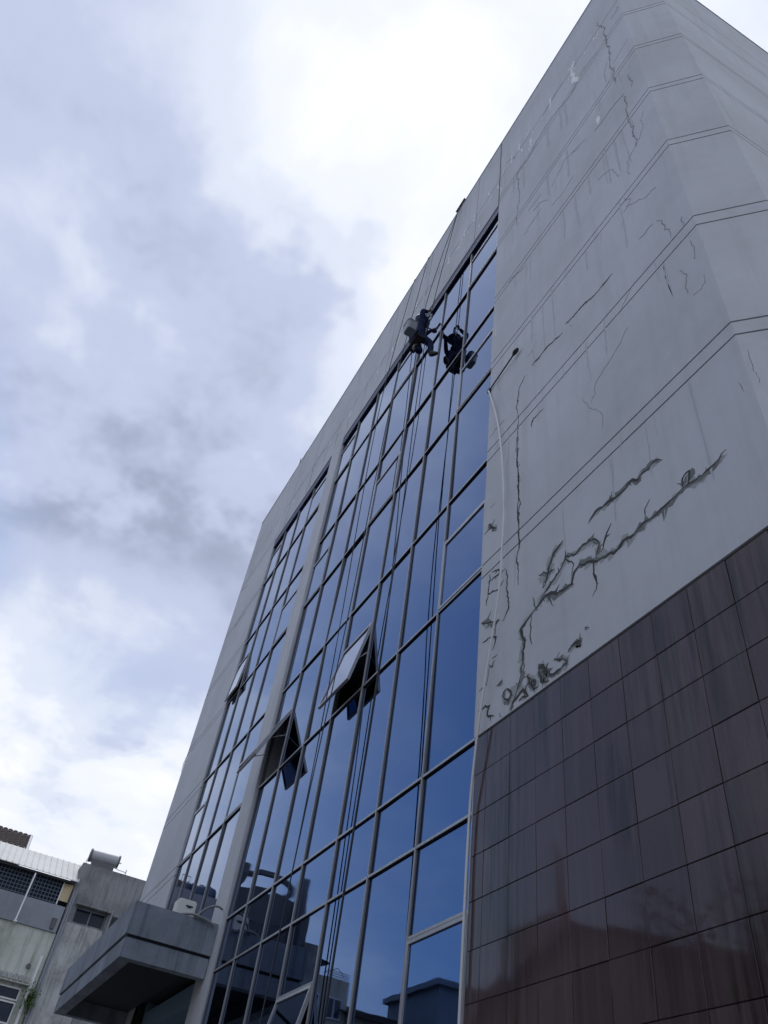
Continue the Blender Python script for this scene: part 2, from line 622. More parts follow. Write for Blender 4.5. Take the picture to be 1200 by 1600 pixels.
def sash_mesh(w, h):
    k = (round(w, 2), round(h, 2))
    if k not in SASH:
        bm = bmesh.new()
        f = 0.034
        for a in ((-w / 2, w / 2, -f, 0), (-w / 2, w / 2, -h, -h + f), (-w / 2, -w / 2 + f, -h + f, -f), (w / 2 - f, w / 2, -h + f, -f)):
            add_box(bm, a[0], a[1], -0.022, 0.020, a[2], a[3])
        SASH[k] = mesh_from(bm, 'sash_frame', 'aluminium')
        bm = bmesh.new()
        add_box(bm, -w / 2 + f - 0.004, w / 2 - f + 0.004, -0.004, 0.006, -h + f - 0.004, -f + 0.004)
        SPANE[k] = mesh_from(bm, 'pane', 'glass_blue')
    return SASH[k], SPANE[k]


rp = random.Random(3)
MW = 0.0135                 # half width of a mullion


def pane(x0, x1, z0, z1):
    o = link('glass_pane', pane_mesh(x1 - x0 - 0.02, z1 - z0 - 0.02), BLD, ((x0 + x1) / 2, YG, (z0 + z1) / 2))
    o.rotation_euler = (rp.gauss(0, 0.0038), 0, rp.gauss(0, 0.0042))


def transom(x0, x1, z, hh=0.015, yf=None):
    yf = YG - 0.018 if yf is None else yf
    bm = bmesh.new()
    add_box(bm, x0 + MW + 0.002, x1 - MW - 0.002, yf - 0.010, yf, z - hh, z + hh)
    bevel(bm, 0.002)
    t_ = obj('transom', bm, 'aluminium', BLD)
    box('gasket_and_shade', 'gasket_and_shade', t_, x0 + MW + 0.003, x1 - MW - 0.003, yf + 0.0005, YG + 0.03, z - hh - 0.004, z + hh + 0.002)  # dark body behind the cap; underside shade put into its colour


def bay(key, xs, wincols, zmin):
    xs = [xs[0] * D] + [x * D * KF for x in xs[1:-1]] + [xs[-1] * D]
    for ci in range(len(xs) - 1):
        x1, x0 = xs[ci], xs[ci + 1]
        levels = [(u, 0) for u in NORMAL]
        if ci + 1 in wincols:
            levels = WINDOWED
        for i, ((ua, isw), (ub, _)) in enumerate(zip(levels, levels[1:])):
            za = ZU(ua * KF) if 0 < i else ZU(ua)
            zb = ZU(ub * KF) if ub < 4.4 else ZU(ub)
            if zb < zmin + 0.05:
                continue
            za = max(za, zmin)
            if i > 0 and za > zmin + 0.05:
                transom(x0, x1, za)
            if isw:
                fl = [0.32, 1.700, 2.835, 3.935].index(ua)
                w, h = x1 - x0 - 2 * MW - 0.012, zb - za - 0.046
                fm, pm = sash_mesh(w, h)
                ang = math.radians(OPEN.get((key, ci + 1, fl), 0.0))
                s = link('awning_window', fm, BLD, ((x0 + x1) / 2, YG - 0.014, zb - 0.024), (-ang, 0, 0))
                link('pane', pm, s)
                if ang > 0.05:          # stays that hold the open sash
                    for sx in (-1, 1):
                        bm = bmesh.new()
                        xs_ = sx * (w / 2 - 0.02)
                        hz = -0.62 * h
                        ya_ = 0.02
                        top = Matrix.Rotation(ang, 3, 'X') @ Vector((xs_, 0.045, -0.42 * h))
                        add_tube(bm, [Vector((xs_, ya_, hz)), top], 0.009, 5)
                        obj('stay', bm, 'steel', s)
            else:
                pane(x0, x1, za, zb)
    for i, x in enumerate(xs):
        w = MW
        dx = 0.0
        if i == 0:
            dx = -MW
        if i == len(xs) - 1:
            dx = MW
        cuts = [zmin] + [c for c in (ZU(0.05), ZU(1.42), ZU(2.55), ZU(3.66)) if c > zmin + 0.2] + [ZLIP - 0.004]
        for a, b_ in zip(cuts, cuts[1:]):
            bm = bmesh.new()
            add_box(bm, x + dx - w, x + dx + w, YG - 0.032, YG - 0.018, a + 0.003, b_ - 0.003)
            bmesh.ops.bevel(bm, geom=[e for e in bm.edges if abs(e.verts[0].co.z - e.verts[1].co.z) > 0.1 and e.verts[0].co.y < YG - 0.025], offset=0.006, segments=2, affect='EDGES')
            obj('mullion', bm, 'aluminium', BLD)
        bm = bmesh.new()
        add_box(bm, x + dx - 0.0115, x + dx + 0.0115, YG - 0.0175, YG + 0.04, zmin + 0.02, ZLIP - 0.02)
        obj('mullion_core', bm, 'mullion_side_shade', BLD)
    bm = bmesh.new()
    add_box(bm, xs[-1] + 0.005, xs[0] - 0.005, D + 0.012, YG + 0.1, ZLIP - 0.012, ZLIP + 0.02)
    obj('soffit_flashing', bm, 'gasket_and_shade', BLD)
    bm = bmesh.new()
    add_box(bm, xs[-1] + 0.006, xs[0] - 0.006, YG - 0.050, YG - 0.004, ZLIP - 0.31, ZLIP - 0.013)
    obj('soffit_shade_strip', bm, 'soffit_shade_navy', BLD)  # added strip; the soffit's shade is put into its dark colour


bay('M', MAIN_X, (1, 4, 7), 0.25)
bay('L', LEFT_X, (1, 4), ZU(1.07))

# pier between the two bays
CX0, CX1 = -3.905 * D + 0.004, -3.705 * D - 0.004
bm = bmesh.new()
add_box(bm, CX0, CX1, D - 0.012, D + 0.40, 0.13, ZLIP - 0.003)
bevel(bm, 0.012, 2)
obj('pier', bm, 'plaster', BLD)

# rooms behind the glass, floor by floor
xa, xb = LEFT_X[-1] * D + 0.02, XR0 - 0.02
for u0, u1 in ((-0.40, 0.93), (0.93, 2.10), (2.10, 3.25), (3.25, 4.5)):
    z0, z1 = ZU(u0), ZU(u1)
    bm = bmesh.new()
    add_box(bm, xa, xb, YG + 0.16, YG + 6.0, z1 - 0.34, z1)
    add_box(bm, xa, xb, YG + 5.8, YG + 6.0, z0 + 0.001, z1 - 0.341)
    for xx in (xa, (xa + xb) / 2, xb - 0.12):
        add_box(bm, xx, xx + 0.12, YG + 0.16, YG + 5.8, z0 + 0.001, z1 - 0.341)
    obj('room', bm, 'interior', BLD)

# entrance canopy with its upstand, drip groove and soffit
CNX0, CNX1, CNY = -5.25 * D, -3.75 * D, 0.613 * D
zt, zm, zb_ = ZU(1.08), ZU(0.945), ZU(0.863)
bm = bmesh.new()
add_box(bm, CNX0, CNX1, CNY, CNY + 0.16, zm + 0.02, zt)
add_box(bm, CNX1 - 0.16, CNX1, CNY + 0.16, D - 0.02, zm + 0.02, zt)
add_box(bm, CNX0, CNX0 + 0.16, CNY + 0.16, D - 0.02, zm + 0.02, zt)
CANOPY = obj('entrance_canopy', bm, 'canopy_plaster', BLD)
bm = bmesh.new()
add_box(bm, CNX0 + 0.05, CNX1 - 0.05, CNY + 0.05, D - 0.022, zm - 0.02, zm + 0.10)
obj('canopy_slab', bm, 'shade_dark', CANOPY)  # near-black colour stands in for the shade under the canopy
bm = bmesh.new()
add_box(bm, CNX0 + 0.02, CNX1 - 0.03, CNY + 0.02, CNY + 0.22, zb_, zm - 0.022)
add_box(bm, CNX1 - 0.23, CNX1 - 0.03, CNY + 0.22, D - 0.024, zb_, zm - 0.022)
add_box(bm, CNX0 + 0.02, CNX0 + 0.22, CNY + 0.22, D - 0.024, zb_, zm - 0.022)
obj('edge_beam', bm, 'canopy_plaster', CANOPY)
bm = bmesh.new()
add_box(bm, CNX0 + 0.02, CNX1 - 0.02, CNY + 0.02, D - 0.03, zt - 0.10, zt - 0.06)
obj('canopy_deck', bm, 'raw_concrete', CANOPY)
# recessed entrance below it, its shade put into near-black colours
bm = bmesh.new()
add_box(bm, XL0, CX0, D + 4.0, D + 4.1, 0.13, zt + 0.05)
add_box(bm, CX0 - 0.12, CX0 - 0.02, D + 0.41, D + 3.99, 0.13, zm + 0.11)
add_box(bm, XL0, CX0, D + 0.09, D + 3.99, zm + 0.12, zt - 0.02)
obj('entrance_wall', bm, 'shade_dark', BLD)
for k in range(4):
    xx = XL0 + 0.3 + k * 0.95
    box('entrance_door', 'gasket_and_shade', BLD, xx, xx + 0.9, D + 3.93, D + 3.97, 0.14, 2.5)

# roof clutter that shows over the parapet
box('roof_hatch', 'raw_concrete', BLD, -18.45, -17.75, D + 0.05, D + 0.7, ZTOP + 0.052, ZTOP + 0.42)
bm = bmesh.new()
add_tube(bm, [(-18.6, D + 0.1, ZTOP), (-18.6, D + 0.1, ZTOP + 0.9)], 0.012, 5)
obj('roof_rod', bm, 'black_metal', BLD)
bm = bmesh.new()
add_box(bm, -7.95, -7.55, D - 0.05, D + 0.35, ZTOP + 0.051, ZTOP + 0.10)
add_box(bm, -7.84, -7.74, D - 0.02, D + 0.30, ZTOP + 0.10, ZTOP + 0.15)
obj('rope_anchor_pad', bm, 'black_metal', BLD)

# vertical expansion joints on the parapet
for xx in (-6.9, -9.15, -11.0, -15.9, -17.6):
    bm = bmesh.new()
    add_box(bm, xx - 0.006, xx + 0.006, D - 0.003, D + 0.01, ZLIP + 0.02, ZTOP - 0.01)
    obj('joint_line', bm, 'grime', BLD)
# grey jointing strip from roof to glass at the right end of the bay
bm = bmesh.new()
add_box(bm, XR0 - 0.022, XR0 + 0.006, D - 0.006, D + 0.02, ZLIP + 0.004, ZTOP - 0.005)
obj('joint_cover', bm, 'gasket_and_shade', BLD)

# ------------------------------------------------------------------ cracks, filler and old paint on the plaster
CRACKS = [
  (3.2, [(-4.94,6.45),(-4.81,6.52),(-4.73,6.50),(-4.55,6.40),(-4.37,6.40),(-4.34,6.50),(-4.22,6.54),(-4.00,6.43),(-3.86,6.41),(-3.73,6.36),(-3.67,6.39),(-3.52,6.37),(-3.41,6.40),(-3.30,6.39),(-3.20,6.39),(-3.08,6.39),(-2.99,6.40),(-2.90,6.40),(-2.79,6.38),(-2.65,6.39),(-2.56,6.40),(-2.49,6.42)]),
  (2.2, [(-2.90,6.40),(-2.84,6.51),(-2.92,6.51),(-2.95,6.42)]),
  (1.8, [(-3.40,6.41),(-3.37,6.53),(-3.30,6.60)]),
  (2.2, [(-4.81,6.56),(-4.62,6.62),(-4.51,6.68),(-4.44,6.77),(-4.29,6.71),(-4.13,6.71),(-4.01,6.73)]),
  (2, [(-4.12,6.74),(-4.04,6.67),(-3.94,6.56),(-4.02,6.45)]),
  (1.8, [(-3.96,6.48),(-3.90,6.56),(-3.78,6.68)]),
  (2.6, [(-4.79,6.65),(-4.71,6.80),(-4.62,6.94),(-4.47,7.00)]),
  (2, [(-4.87,6.83),(-4.74,6.76),(-4.60,6.76)]),
  (1.8, [(-4.06,6.47),(-4.08,6.28),(-4.06,6.12),(-4.11,6.09)]),
  (1.5, [(-4.44,6.85),(-4.40,6.74),(-4.33,6.59),(-4.37,6.49)]),
  (1.5, [(-4.75,6.52),(-4.68,6.40),(-4.65,6.30)]),
  (3, [(-4.07,6.95),(-3.98,7.00),(-3.76,6.96),(-3.62,6.96),(-3.47,6.97),(-3.43,6.91),(-3.37,6.96),(-3.23,6.96),(-3.10,6.92)]),
  (1.4, [(-3.75,6.95),(-3.73,7.07)]),
  (1.8, [(-4.94,6.45),(-4.97,6.63)]),
  (2.2, [(-4.92,6.46),(-5.05,6.42),(-5.19,6.37),(-5.12,6.20),(-5.16,6.04),(-5.16,5.83),(-5.22,5.71),(-5.35,5.54)]),
  (1.6, [(-4.99,6.41),(-5.02,6.33),(-5.01,6.09)]),
  (1.7, [(-5.24,9.18),(-5.22,8.86),(-5.20,8.51),(-5.22,8.21),(-5.20,7.85),(-5.21,7.50),(-5.25,7.29),(-5.19,6.95)]),
  (2.6, [(-5.43,5.80),(-5.47,5.72),(-5.37,5.64),(-5.31,5.72),(-5.41,5.80)]),
  (3, [(-5.33,5.53),(-5.29,5.61),(-5.21,5.64),(-5.13,5.67),(-5.07,5.57),(-5.21,5.58)]),
  (3, [(-5.08,5.79),(-4.99,5.60),(-4.92,5.62),(-5.02,5.70)]),
  (4.5, [(-4.89,5.80),(-4.82,5.71),(-4.75,5.61),(-4.86,5.69)]),
  (3, [(-4.88,5.74),(-4.86,5.62),(-4.76,5.56)]),
  (2.4, [(-4.66,5.72),(-4.53,5.67),(-4.49,5.59),(-4.61,5.57),(-4.74,5.60)]),
  (2, [(-4.47,5.70),(-4.42,5.73),(-4.32,5.73),(-4.31,5.68),(-4.38,5.73)]),
  (4, [(-5.57,5.92),(-5.47,5.90)]),
  (3, [(-4.24,5.82),(-4.18,5.79)]),
  (1.8, [(-5.92,8.24),(-5.77,8.24),(-5.69,8.31)]),
  (2, [(-5.86,8.34),(-5.77,8.22),(-5.67,8.12)]),
  (1.2, [(-5.83,8.60),(-5.72,8.61)]),
  (1.6, [(-5.76,7.50),(-5.80,7.25),(-5.59,7.15),(-5.51,7.21)]),
  (1.4, [(-5.80,7.41),(-5.65,7.38),(-5.48,7.35)]),
  (1.6, [(-5.73,7.48),(-5.62,7.43),(-5.50,7.35)]),
  (1.4, [(-5.79,7.22),(-5.86,7.06)]),
  (2.2, [(-5.90,6.88),(-5.78,6.83),(-5.65,6.72),(-5.57,6.73)]),
  (1.4, [(-5.46,7.35),(-5.42,7.07),(-5.40,6.77),(-5.50,6.69)]),
  (1.8, [(-5.87,6.62),(-5.74,6.59),(-5.61,6.50),(-5.65,6.38)]),
  (1.4, [(-5.57,6.74),(-5.63,6.60),(-5.65,6.51)]),
  (1.6, [(-5.68,6.29),(-5.58,6.28)]),
  (1.4, [(-5.75,6.27),(-5.67,6.18),(-5.64,6.24)]),
  (1.2, [(-5.72,6.22),(-5.76,6.05)]),
  (1.6, [(-5.89,6.02),(-5.76,6.02)]),
  (1.8, [(-5.89,5.79),(-5.77,5.78),(-5.68,5.76),(-5.72,5.67),(-5.60,5.58)]),
  (1.8, [(-5.51,5.60),(-5.46,5.52)]),
  (1.4, [(-5.27,5.80),(-5.22,5.70)]),
  (1.2, [(-5.21,7.53),(-5.22,8.38),(-5.26,9.05),(-5.23,9.72),(-5.27,10.11),(-5.21,10.41),(-5.08,10.52)]),
  (1.3, [(-4.94,10.58),(-4.68,10.57),(-4.26,10.49)]),
  (1.5, [(-4.21,10.58),(-3.81,10.54),(-3.56,10.45),(-3.31,10.47)]),
  (1.3, [(-4.70,9.39),(-4.91,9.43),(-4.96,9.27)]),
  (1.0, [(-2.06,7.25),(-2.06,7.01),(-2.06,6.82)]),
  (0.9, [(-2.23,6.99),(-2.21,6.85)]),
  (0.9, [(-5.92,10.07),(-5.57,10.09)]),
  (0.8, [(-4.12,10.48),(-4.10,10.35)]),
  (0.7, [(-2.46,9.14),(-2.41,8.94),(-2.44,8.69)]),
  (1.0, [(-5.27,9.06),(-5.24,9.44),(-5.28,9.12)]),
  (1.0, [(-2.66,19.24),(-2.55,18.60),(-2.58,18.05),(-2.57,17.28),(-2.57,16.59),(-2.60,16.49),(-2.58,15.96),(-2.61,15.50)]),
  (1.0, [(-2.53,14.64),(-2.52,14.11),(-2.53,13.72),(-2.52,13.24),(-2.53,12.73),(-2.57,12.73)]),
  (1.0, [(-2.53,10.47),(-2.48,10.34),(-2.48,10.16),(-2.46,9.95),(-2.46,9.84)]),
  (0.7, [(-2.43,11.17),(-2.57,11.19),(-2.72,11.32),(-2.91,11.55)]),
  (0.7, [(-2.24,10.06),(-2.25,9.80)]),
  (0.8, [(-2.23,9.44),(-2.23,9.28),(-2.24,9.05)]),
  (0.7, [(-5.31,17.84),(-5.27,17.28),(-5.26,15.96),(-5.30,15.43)]),
  (0.6, [(-3.35,17.85),(-3.57,17.74),(-4.22,18.04),(-4.94,17.87)]),
  (0.7, [(-2.54,14.71),(-2.83,14.84),(-3.18,14.83)]),
  (0.6, [(-3.55,15.06),(-3.94,15.35),(-4.28,15.04)]),
  (0.6, [(-4.59,14.76),(-5.15,14.74)]),
  (0.8, [(-4.61,15.33),(-4.79,15.34),(-4.96,15.39)]),
  (0.6, [(-2.61,10.49),(-2.86,10.53)]),
  (0.6, [(-2.35,15.14),(-2.36,14.61)]),
]
STREAKS = [
  (2.2, [(-3.41,19.21),(-3.48,18.74),(-3.46,18.04),(-3.38,17.88)]),
  (1.2, [(-3.54,19.14),(-3.49,18.92)]),
  (1.0, [(-4.14,19.19),(-4.17,18.93),(-4.16,18.44)]),
  (0.9, [(-4.87,19.21),(-5.00,18.98)]),
  (1.2, [(-4.85,18.55),(-4.86,17.99)]),
  (1.1, [(-5.23,19.21),(-5.26,18.80)]),
  (0.9, [(-5.53,19.22),(-5.52,18.78)]),
  (0.8, [(-5.82,19.14),(-5.83,18.91)]),
  (1, [(-5.91,18.39),(-5.94,18.02)]),
  (3, [(-3.09,15.20),(-3.10,14.90)]),
  (0.9, [(-6.36,19.22),(-6.36,18.91)]),
  (1.0, [(-6.80,19.19),(-6.96,19.11),(-7.02,18.81)]),
  (1.0, [(-6.74,18.18),(-6.74,18.00)]),
  (0.9, [(-7.35,19.14),(-7.39,18.74)]),
  (0.9, [(-7.50,18.99),(-7.58,18.48)]),
  (0.9, [(-8.10,19.11),(-8.07,18.56)]),
  (0.8, [(-9.31,18.99),(-9.26,18.54)]),
  (0.8, [(-9.60,19.24),(-9.64,18.91)]),
  (0.8, [(-10.43,18.98),(-10.51,18.17)]),
  (0.7, [(-11.62,19.08),(-11.60,18.19)]),
  (0.8, [(-5.86,12.78),(-5.83,12.54)]),
  (1.6, [(-21.03,11.67),(-21.29,11.60),(-21.48,11.62)]),
  (1.3, [(-21.51,11.71),(-21.64,11.63),(-21.60,11.28)]),
  (1.0, [(-21.09,11.62),(-21.15,11.60)]),
]
GRIME = [
  (0.9, [(-11.32,19.03),(-11.62,18.66)]),
  (0.7, [(-12.29,18.97),(-12.30,18.21)]),
  (0.7, [(-8.98,19.07),(-9.42,19.06),(-9.82,18.79)]),
  (0.8, [(-8.53,19.24),(-8.60,19.05)]),
  (1, [(-14.07,19.01),(-14.07,18.34),(-14.06,17.91)]),
  (0.8, [(-13.32,18.57),(-13.28,18.02)]),
  (1.2, [(-15.92,18.90),(-15.83,18.09),(-15.78,17.75)]),
  (0.9, [(-15.11,18.94),(-15.67,18.97),(-15.64,18.59)]),
  (0.8, [(-16.05,18.33),(-16.00,17.79)]),
  (1, [(-16.74,18.93),(-17.02,18.81)]),
  (1, [(-17.32,18.88),(-17.43,18.65)]),
  (1.2, [(-20.56,18.34),(-20.96,18.17)]),
  (1.2, [(-19.53,15.59),(-20.07,15.60),(-20.48,15.65)]),
  (0.8, [(-20.58,17.46),(-21.22,17.56)]),
  (0.9, [(-21.20,13.59),(-21.59,13.57)]),
]
CABLE = [
  (1, [(-5.95,11.16),(-5.72,10.41),(-5.55,9.61),(-5.46,8.90),(-5.40,8.19),(-5.41,7.68),(-5.45,6.97),(-5.55,6.54),(-5.65,6.12),(-5.77,5.60),(-5.83,5.29),(-5.89,4.93),(-5.92,4.75)]),
]
ROD = [
  (1, [(-5.94,11.19),(-5.24,11.26)]),
]



def mark(name, m, pts, w, seed, rag=0.45, yo=0.0028, barbs=0.16, wander=1.0):
    """an uneven streak lying on the plaster: ragged edges, swelling and thinning"""
    r = random.Random(seed)
    P = [Vector((x, z_)) for x, z_ in pts]
    if 2 < len(P) < 6 and w > 1.9:
        P = [Vector((v.x, v.y)) for v in chaikin([(p_.x, p_.y, 0) for p_ in P], 1)]
    Q = []
    for a, b_ in zip(P, P[1:]):
        n = max(2, int((b_ - a).length / 0.035))
        for k in range(n):
            Q.append(a.lerp(b_, k / n))
    Q.append(P[-1])
    jit = []
    off = Vector((0, 0))
    for q in Q:
        off = off * 0.75 + Vector((r.gauss(0, 1), r.gauss(0, 1))) * (0.006 + 0.0006 * (q.y - CAMZ)) * wander
        jit.append(q + off)
    bm = bmesh.new()
    prev = None
    sw = 1.0
    n = len(jit)
    for i, q in enumerate(jit):
        d = (jit[min(i + 1, n - 1)] - jit[max(i - 1, 0)])
        if d.length < 1e-6:
            d = Vector((1, 0))
        d.normalize()
        s = Vector((-d.y, d.x))
        dist = math.sqrt(q.x ** 2 + D ** 2 + (q.y - CAMZ) ** 2)
        sw = min(1.8, max(0.35, sw * 0.7 + 0.3 + r.gauss(0, rag * 0.5)))
        wd = 0.5 * w * dist / 1229 * (1.4 if w > 1.2 else 1.0) * sw
        tp = min(1.0, (i + 0.4) / 3.0, (n - i - 0.6) / 3.0)
        wd *= max(0.12, tp)
        q.y = max(q.y, ZGR + wd + 0.01)
        a = q + s * wd * (1 + r.uniform(-rag, rag))
        b_ = q - s * wd * (1 + r.uniform(-rag, rag))
        cur = (bm.verts.new((a.x, D - yo, a.y)), bm.verts.new((b_.x, D - yo, b_.y)))
        if prev:
            bm.faces.new((prev[0], prev[1], cur[1], cur[0]))
        prev = cur
        if r.random() < barbs and w > 1.3:
            sg = r.choice((-1, 1))
            t_ = q + s * sg * wd * r.uniform(2.5, 6) + d * r.uniform(-0.03, 0.03)
            vs_ = [bm.verts.new((v.x, D - yo - 0.00004, v.y)) for v in (q + d * wd * 0.7, q - d * wd * 0.7, t_)]
            bm.faces.new(vs_)
    # give the filler body so that it stands on the wall
    g = bmesh.ops.extrude_face_region(bm, geom=list(bm.faces))
    for v in g['geom']:
        if isinstance(v, bmesh.types.BMVert):
            v.co.y += yo + 0.003
    return obj(name, bm, m, BLD)


rh = random.Random(77)
for i in range(24):                     # hairlines
    x_, z_ = rh.uniform(-5.7, -2.3), rh.uniform(7.2, 20.4)
    a_ = rh.choice((0.0, 0.15, -0.1, 1.4, 1.7)) + rh.gauss(0, 0.2)
    ln_ = rh.uniform(0.25, 0.9)
    pts_ = [(x_, z_)]
    for k_ in range(4):
        x_ += math.cos(a_) * ln_ / 4
        z_ += math.sin(a_) * ln_ / 4
        a_ += rh.gauss(0, 0.3)
        pts_.append((min(x_, -2.2), z_))
    mark('hairline', 'grime' if i % 3 == 0 else 'stain', pts_, rh.uniform(0.5, 0.9), 900 + i, yo=0.0021 + 0.0003 * (i % 7))
for i, (w, pts) in enumerate(CRACKS):
    if w > 1.9:                         # damp stain around the wider cracks
        mark('stain', 'smudge', [(x_ + rh.gauss(0, 0.006), z_ - 0.004) for x_, z_ in pts], w * 1.45, 700 + i, rag=0.8, yo=0.0021 + 0.00004 * (i % 9), barbs=0.1)
        mark('stain', 'stain', [(x_ + rh.gauss(0, 0.01), z_ - 0.012) for x_, z_ in pts], w * 2.3, 600 + i, rag=0.9, yo=0.0012 + 0.0001 * (i % 9), barbs=0.0)
for i, (w, pts) in enumerate(CRACKS):
    mark('crack', 'crack_black' if w > 1.05 else 'grime', pts, w, 100 + i, yo=0.0026 + 0.0003 * (i % 7))
for i in range(64):                     # rain runs under the grooves and the roof edge
    x_ = rh.uniform(-5.8, -2.25) if i % 4 else rh.uniform(-21.2, -6.2)
    z_ = (ZU(rh.choice(GROOVES[:12])) if i % 4 else ZTOP) - 0.016
    ln_ = rh.uniform(0.25, 1.3)
    if not i % 4:
        ln_ = min(ln_, 1.1)
    mark('rain_run', 'faint_stain', [(x_, z_), (x_ + rh.gauss(0, 0.01), z_ - ln_ * 0.5), (x_ + rh.gauss(0, 0.02), z_ - ln_)], rh.uniform(0.8, 2.6), 1200 + i, yo=0.0016 + 0.0002 * (i % 4), barbs=0.0, wander=0.12)
for i in range(34):                     # flaking paint along the upper groove
    x_ = -2.6 - 15.5 * (i / 34) ** 1.6 + rh.gauss(0, 0.06)
    z_ = ZU(4.80) - rh.uniform(0.02, 0.12)
    mark('paint_streak', 'old_paint_white', [(x_, z_), (x_ + rh.gauss(0, 0.02), z_ - rh.uniform(0.10, 0.35))], rh.uniform(0.8, 1.9), 1400 + i, yo=0.0031 + 0.0002 * (i % 5), barbs=0.0)
for i, (w, pts) in enumerate(STREAKS):
    mark('paint_streak', 'old_paint_white', pts, w * 1.7, 300 + i, yo=0.0025 + 0.0003 * (i % 5), barbs=0.0)
for i, (w, pts) in enumerate(GRIME):
    mark('grime_streak', 'grime', pts, w, 400 + i, yo=0.0025 + 0.0003 * (i % 5), barbs=0.0)

# ------------------------------------------------------------------ cable and rod on the right-hand wall
pts = [(x, D - 0.03 - 0.05 * math.sin(math.pi * i / (len(CABLE[0][1]) - 1)), z_) for i, (x, z_) in enumerate(CABLE[0][1])]
pts += [(-5.93, D - 0.03, 4.2), (-5.92, D - 0.03, 2.0), (-5.92, D - 0.03, 0.13)]
bm = bmesh.new()
add_tube(bm, chaikin(pts, 2), 0.013, 6)
tag(smooth(obj('cable', bm, 'cable_white')), 'slack white cable bowing down the plaster beside the glass, tied near the granite', 'cable')
bm = bmesh.new()
add_tube(bm, [(-5.955, D - 0.02, 11.18), (-5.29, D - 0.05, 11.245)], 0.011, 6)
rod = thing('wall_rod', 'thin dark rod with a knobbed end, fixed level on the plaster wall', 'rod', (-5.95, D, 11.18))
smooth(obj('shaft', bm, 'black_metal', rod))
bm = bmesh.new()
add_tube(bm, [(-5.30, D - 0.05, 11.24), (-5.25, D - 0.055, 11.25), (-5.21, D - 0.055, 11.255), (-5.17, D - 0.055, 11.257)], [0.016, 0.034, 0.034, 0.018], 8)
smooth(obj('knob', bm, 'black_metal', rod))
bm = bmesh.new()
add_box(bm, -5.985, -5.93, D - 0.035, D - 0.001, 11.14, 11.22)
obj('bracket', bm, 'black_metal', rod)

# ------------------------------------------------------------------ ropes
def rope(pts, label, r=0.008, seed=0):
    bm = bmesh.new()
    add_tube(bm, chaikin(pts, 2), r, 6)
    tag(smooth(obj('rope', bm, 'rope_dark')), label, 'rope', 'ropes hanging from the roof')


zr = ZTOP + 0.055
rope([(-7.78, D + 0.2, zr + 0.02), (-7.80, D - 0.03, zr + 0.015), (-7.84, D - 0.05, zr - 0.3), (-8.00, 3.40, 17.6), (-8.09, 3.36, 16.15), (-8.10, 3.33, 15.6), (-8.04, 3.32, 13.0),
      (-7.95, 3.34, 10.0), (-7.86, 3.30, 7.0), (-7.80, 3.26, 4.5), (-7.78, 3.24, 1.5), (-7.7, 3.1, 0.14)], 'working rope running from the roof pad through the hanging worker to the street')
rope([(-7.72, D + 0.2, zr + 0.02), (-7.74, D - 0.03, zr + 0.015), (-7.80, D - 0.06, zr - 0.3), (-8.10, 3.30, 17.6), (-8.22, 3.24, 16.2), (-8.22, 3.22, 15.0), (-8.16, 3.26, 12.0),
      (-7.98, 3.36, 8.6), (-7.87, 3.32, 6.9), (-7.83, 3.28, 4.5), (-7.80, 3.26, 1.5), (-7.9, 3.1, 0.14)], 'safety rope passing behind the hanging worker, nearest the wall edge of the pair')
rope([(-9.30, D + 0.4, zr), (-9.32, D - 0.03, zr + 0.01), (-9.33, D - 0.05, zr - 0.3), (-9.45, 3.36, 16.0), (-9.46, 3.33, 12.5), (-9.55, 3.36, 9.0), (-9.66, 3.32, 6.0), (-9.68, 3.3, 3.0), (-9.6, 3.1, 0.14)],
     'loose rope hanging down the glass on the left of the worker')
rope([(-10.05, D + 0.4, zr), (-10.06, D - 0.03, zr + 0.01), (-10.07, D - 0.05, zr - 0.3), (-10.12, 3.34, 16.0), (-10.05, 3.34, 12.5), (-9.90, 3.38, 9.0), (-9.72, 3.34, 6.0), (-9.72, 3.32, 3.0), (-9.8, 3.1, 0.14)],
     'loose rope farthest left on the glass, drifting towards its neighbour lower down')

# ------------------------------------------------------------------ the window cleaner
def skin_body(name, verts, edges, m, parent, sub=2):
    me = bpy.data.meshes.new(name)
    me.from_pydata([v[0] for v in verts], edges, [])
    o = link(name, me, parent)
    me.materials.append(MATS[m])
    sk = o.modifiers.new('skin', 'SKIN')
    sk.use_smooth_shade = True
    for i, v in enumerate(verts):
        sv = me.skin_vertices[0].data[i]
        k_ = 1.13 if name == 'body' else 1.0
        sv.radius = (v[1][0] * k_, v[1][1] * k_) if isinstance(v[1], tuple) else (v[1] * k_, v[1] * k_)
    me.skin_vertices[0].data[0].use_root = True
    ss = o.modifiers.new('sub', 'SUBSURF')
    ss.levels = sub
    ss.render_levels = sub
    return o


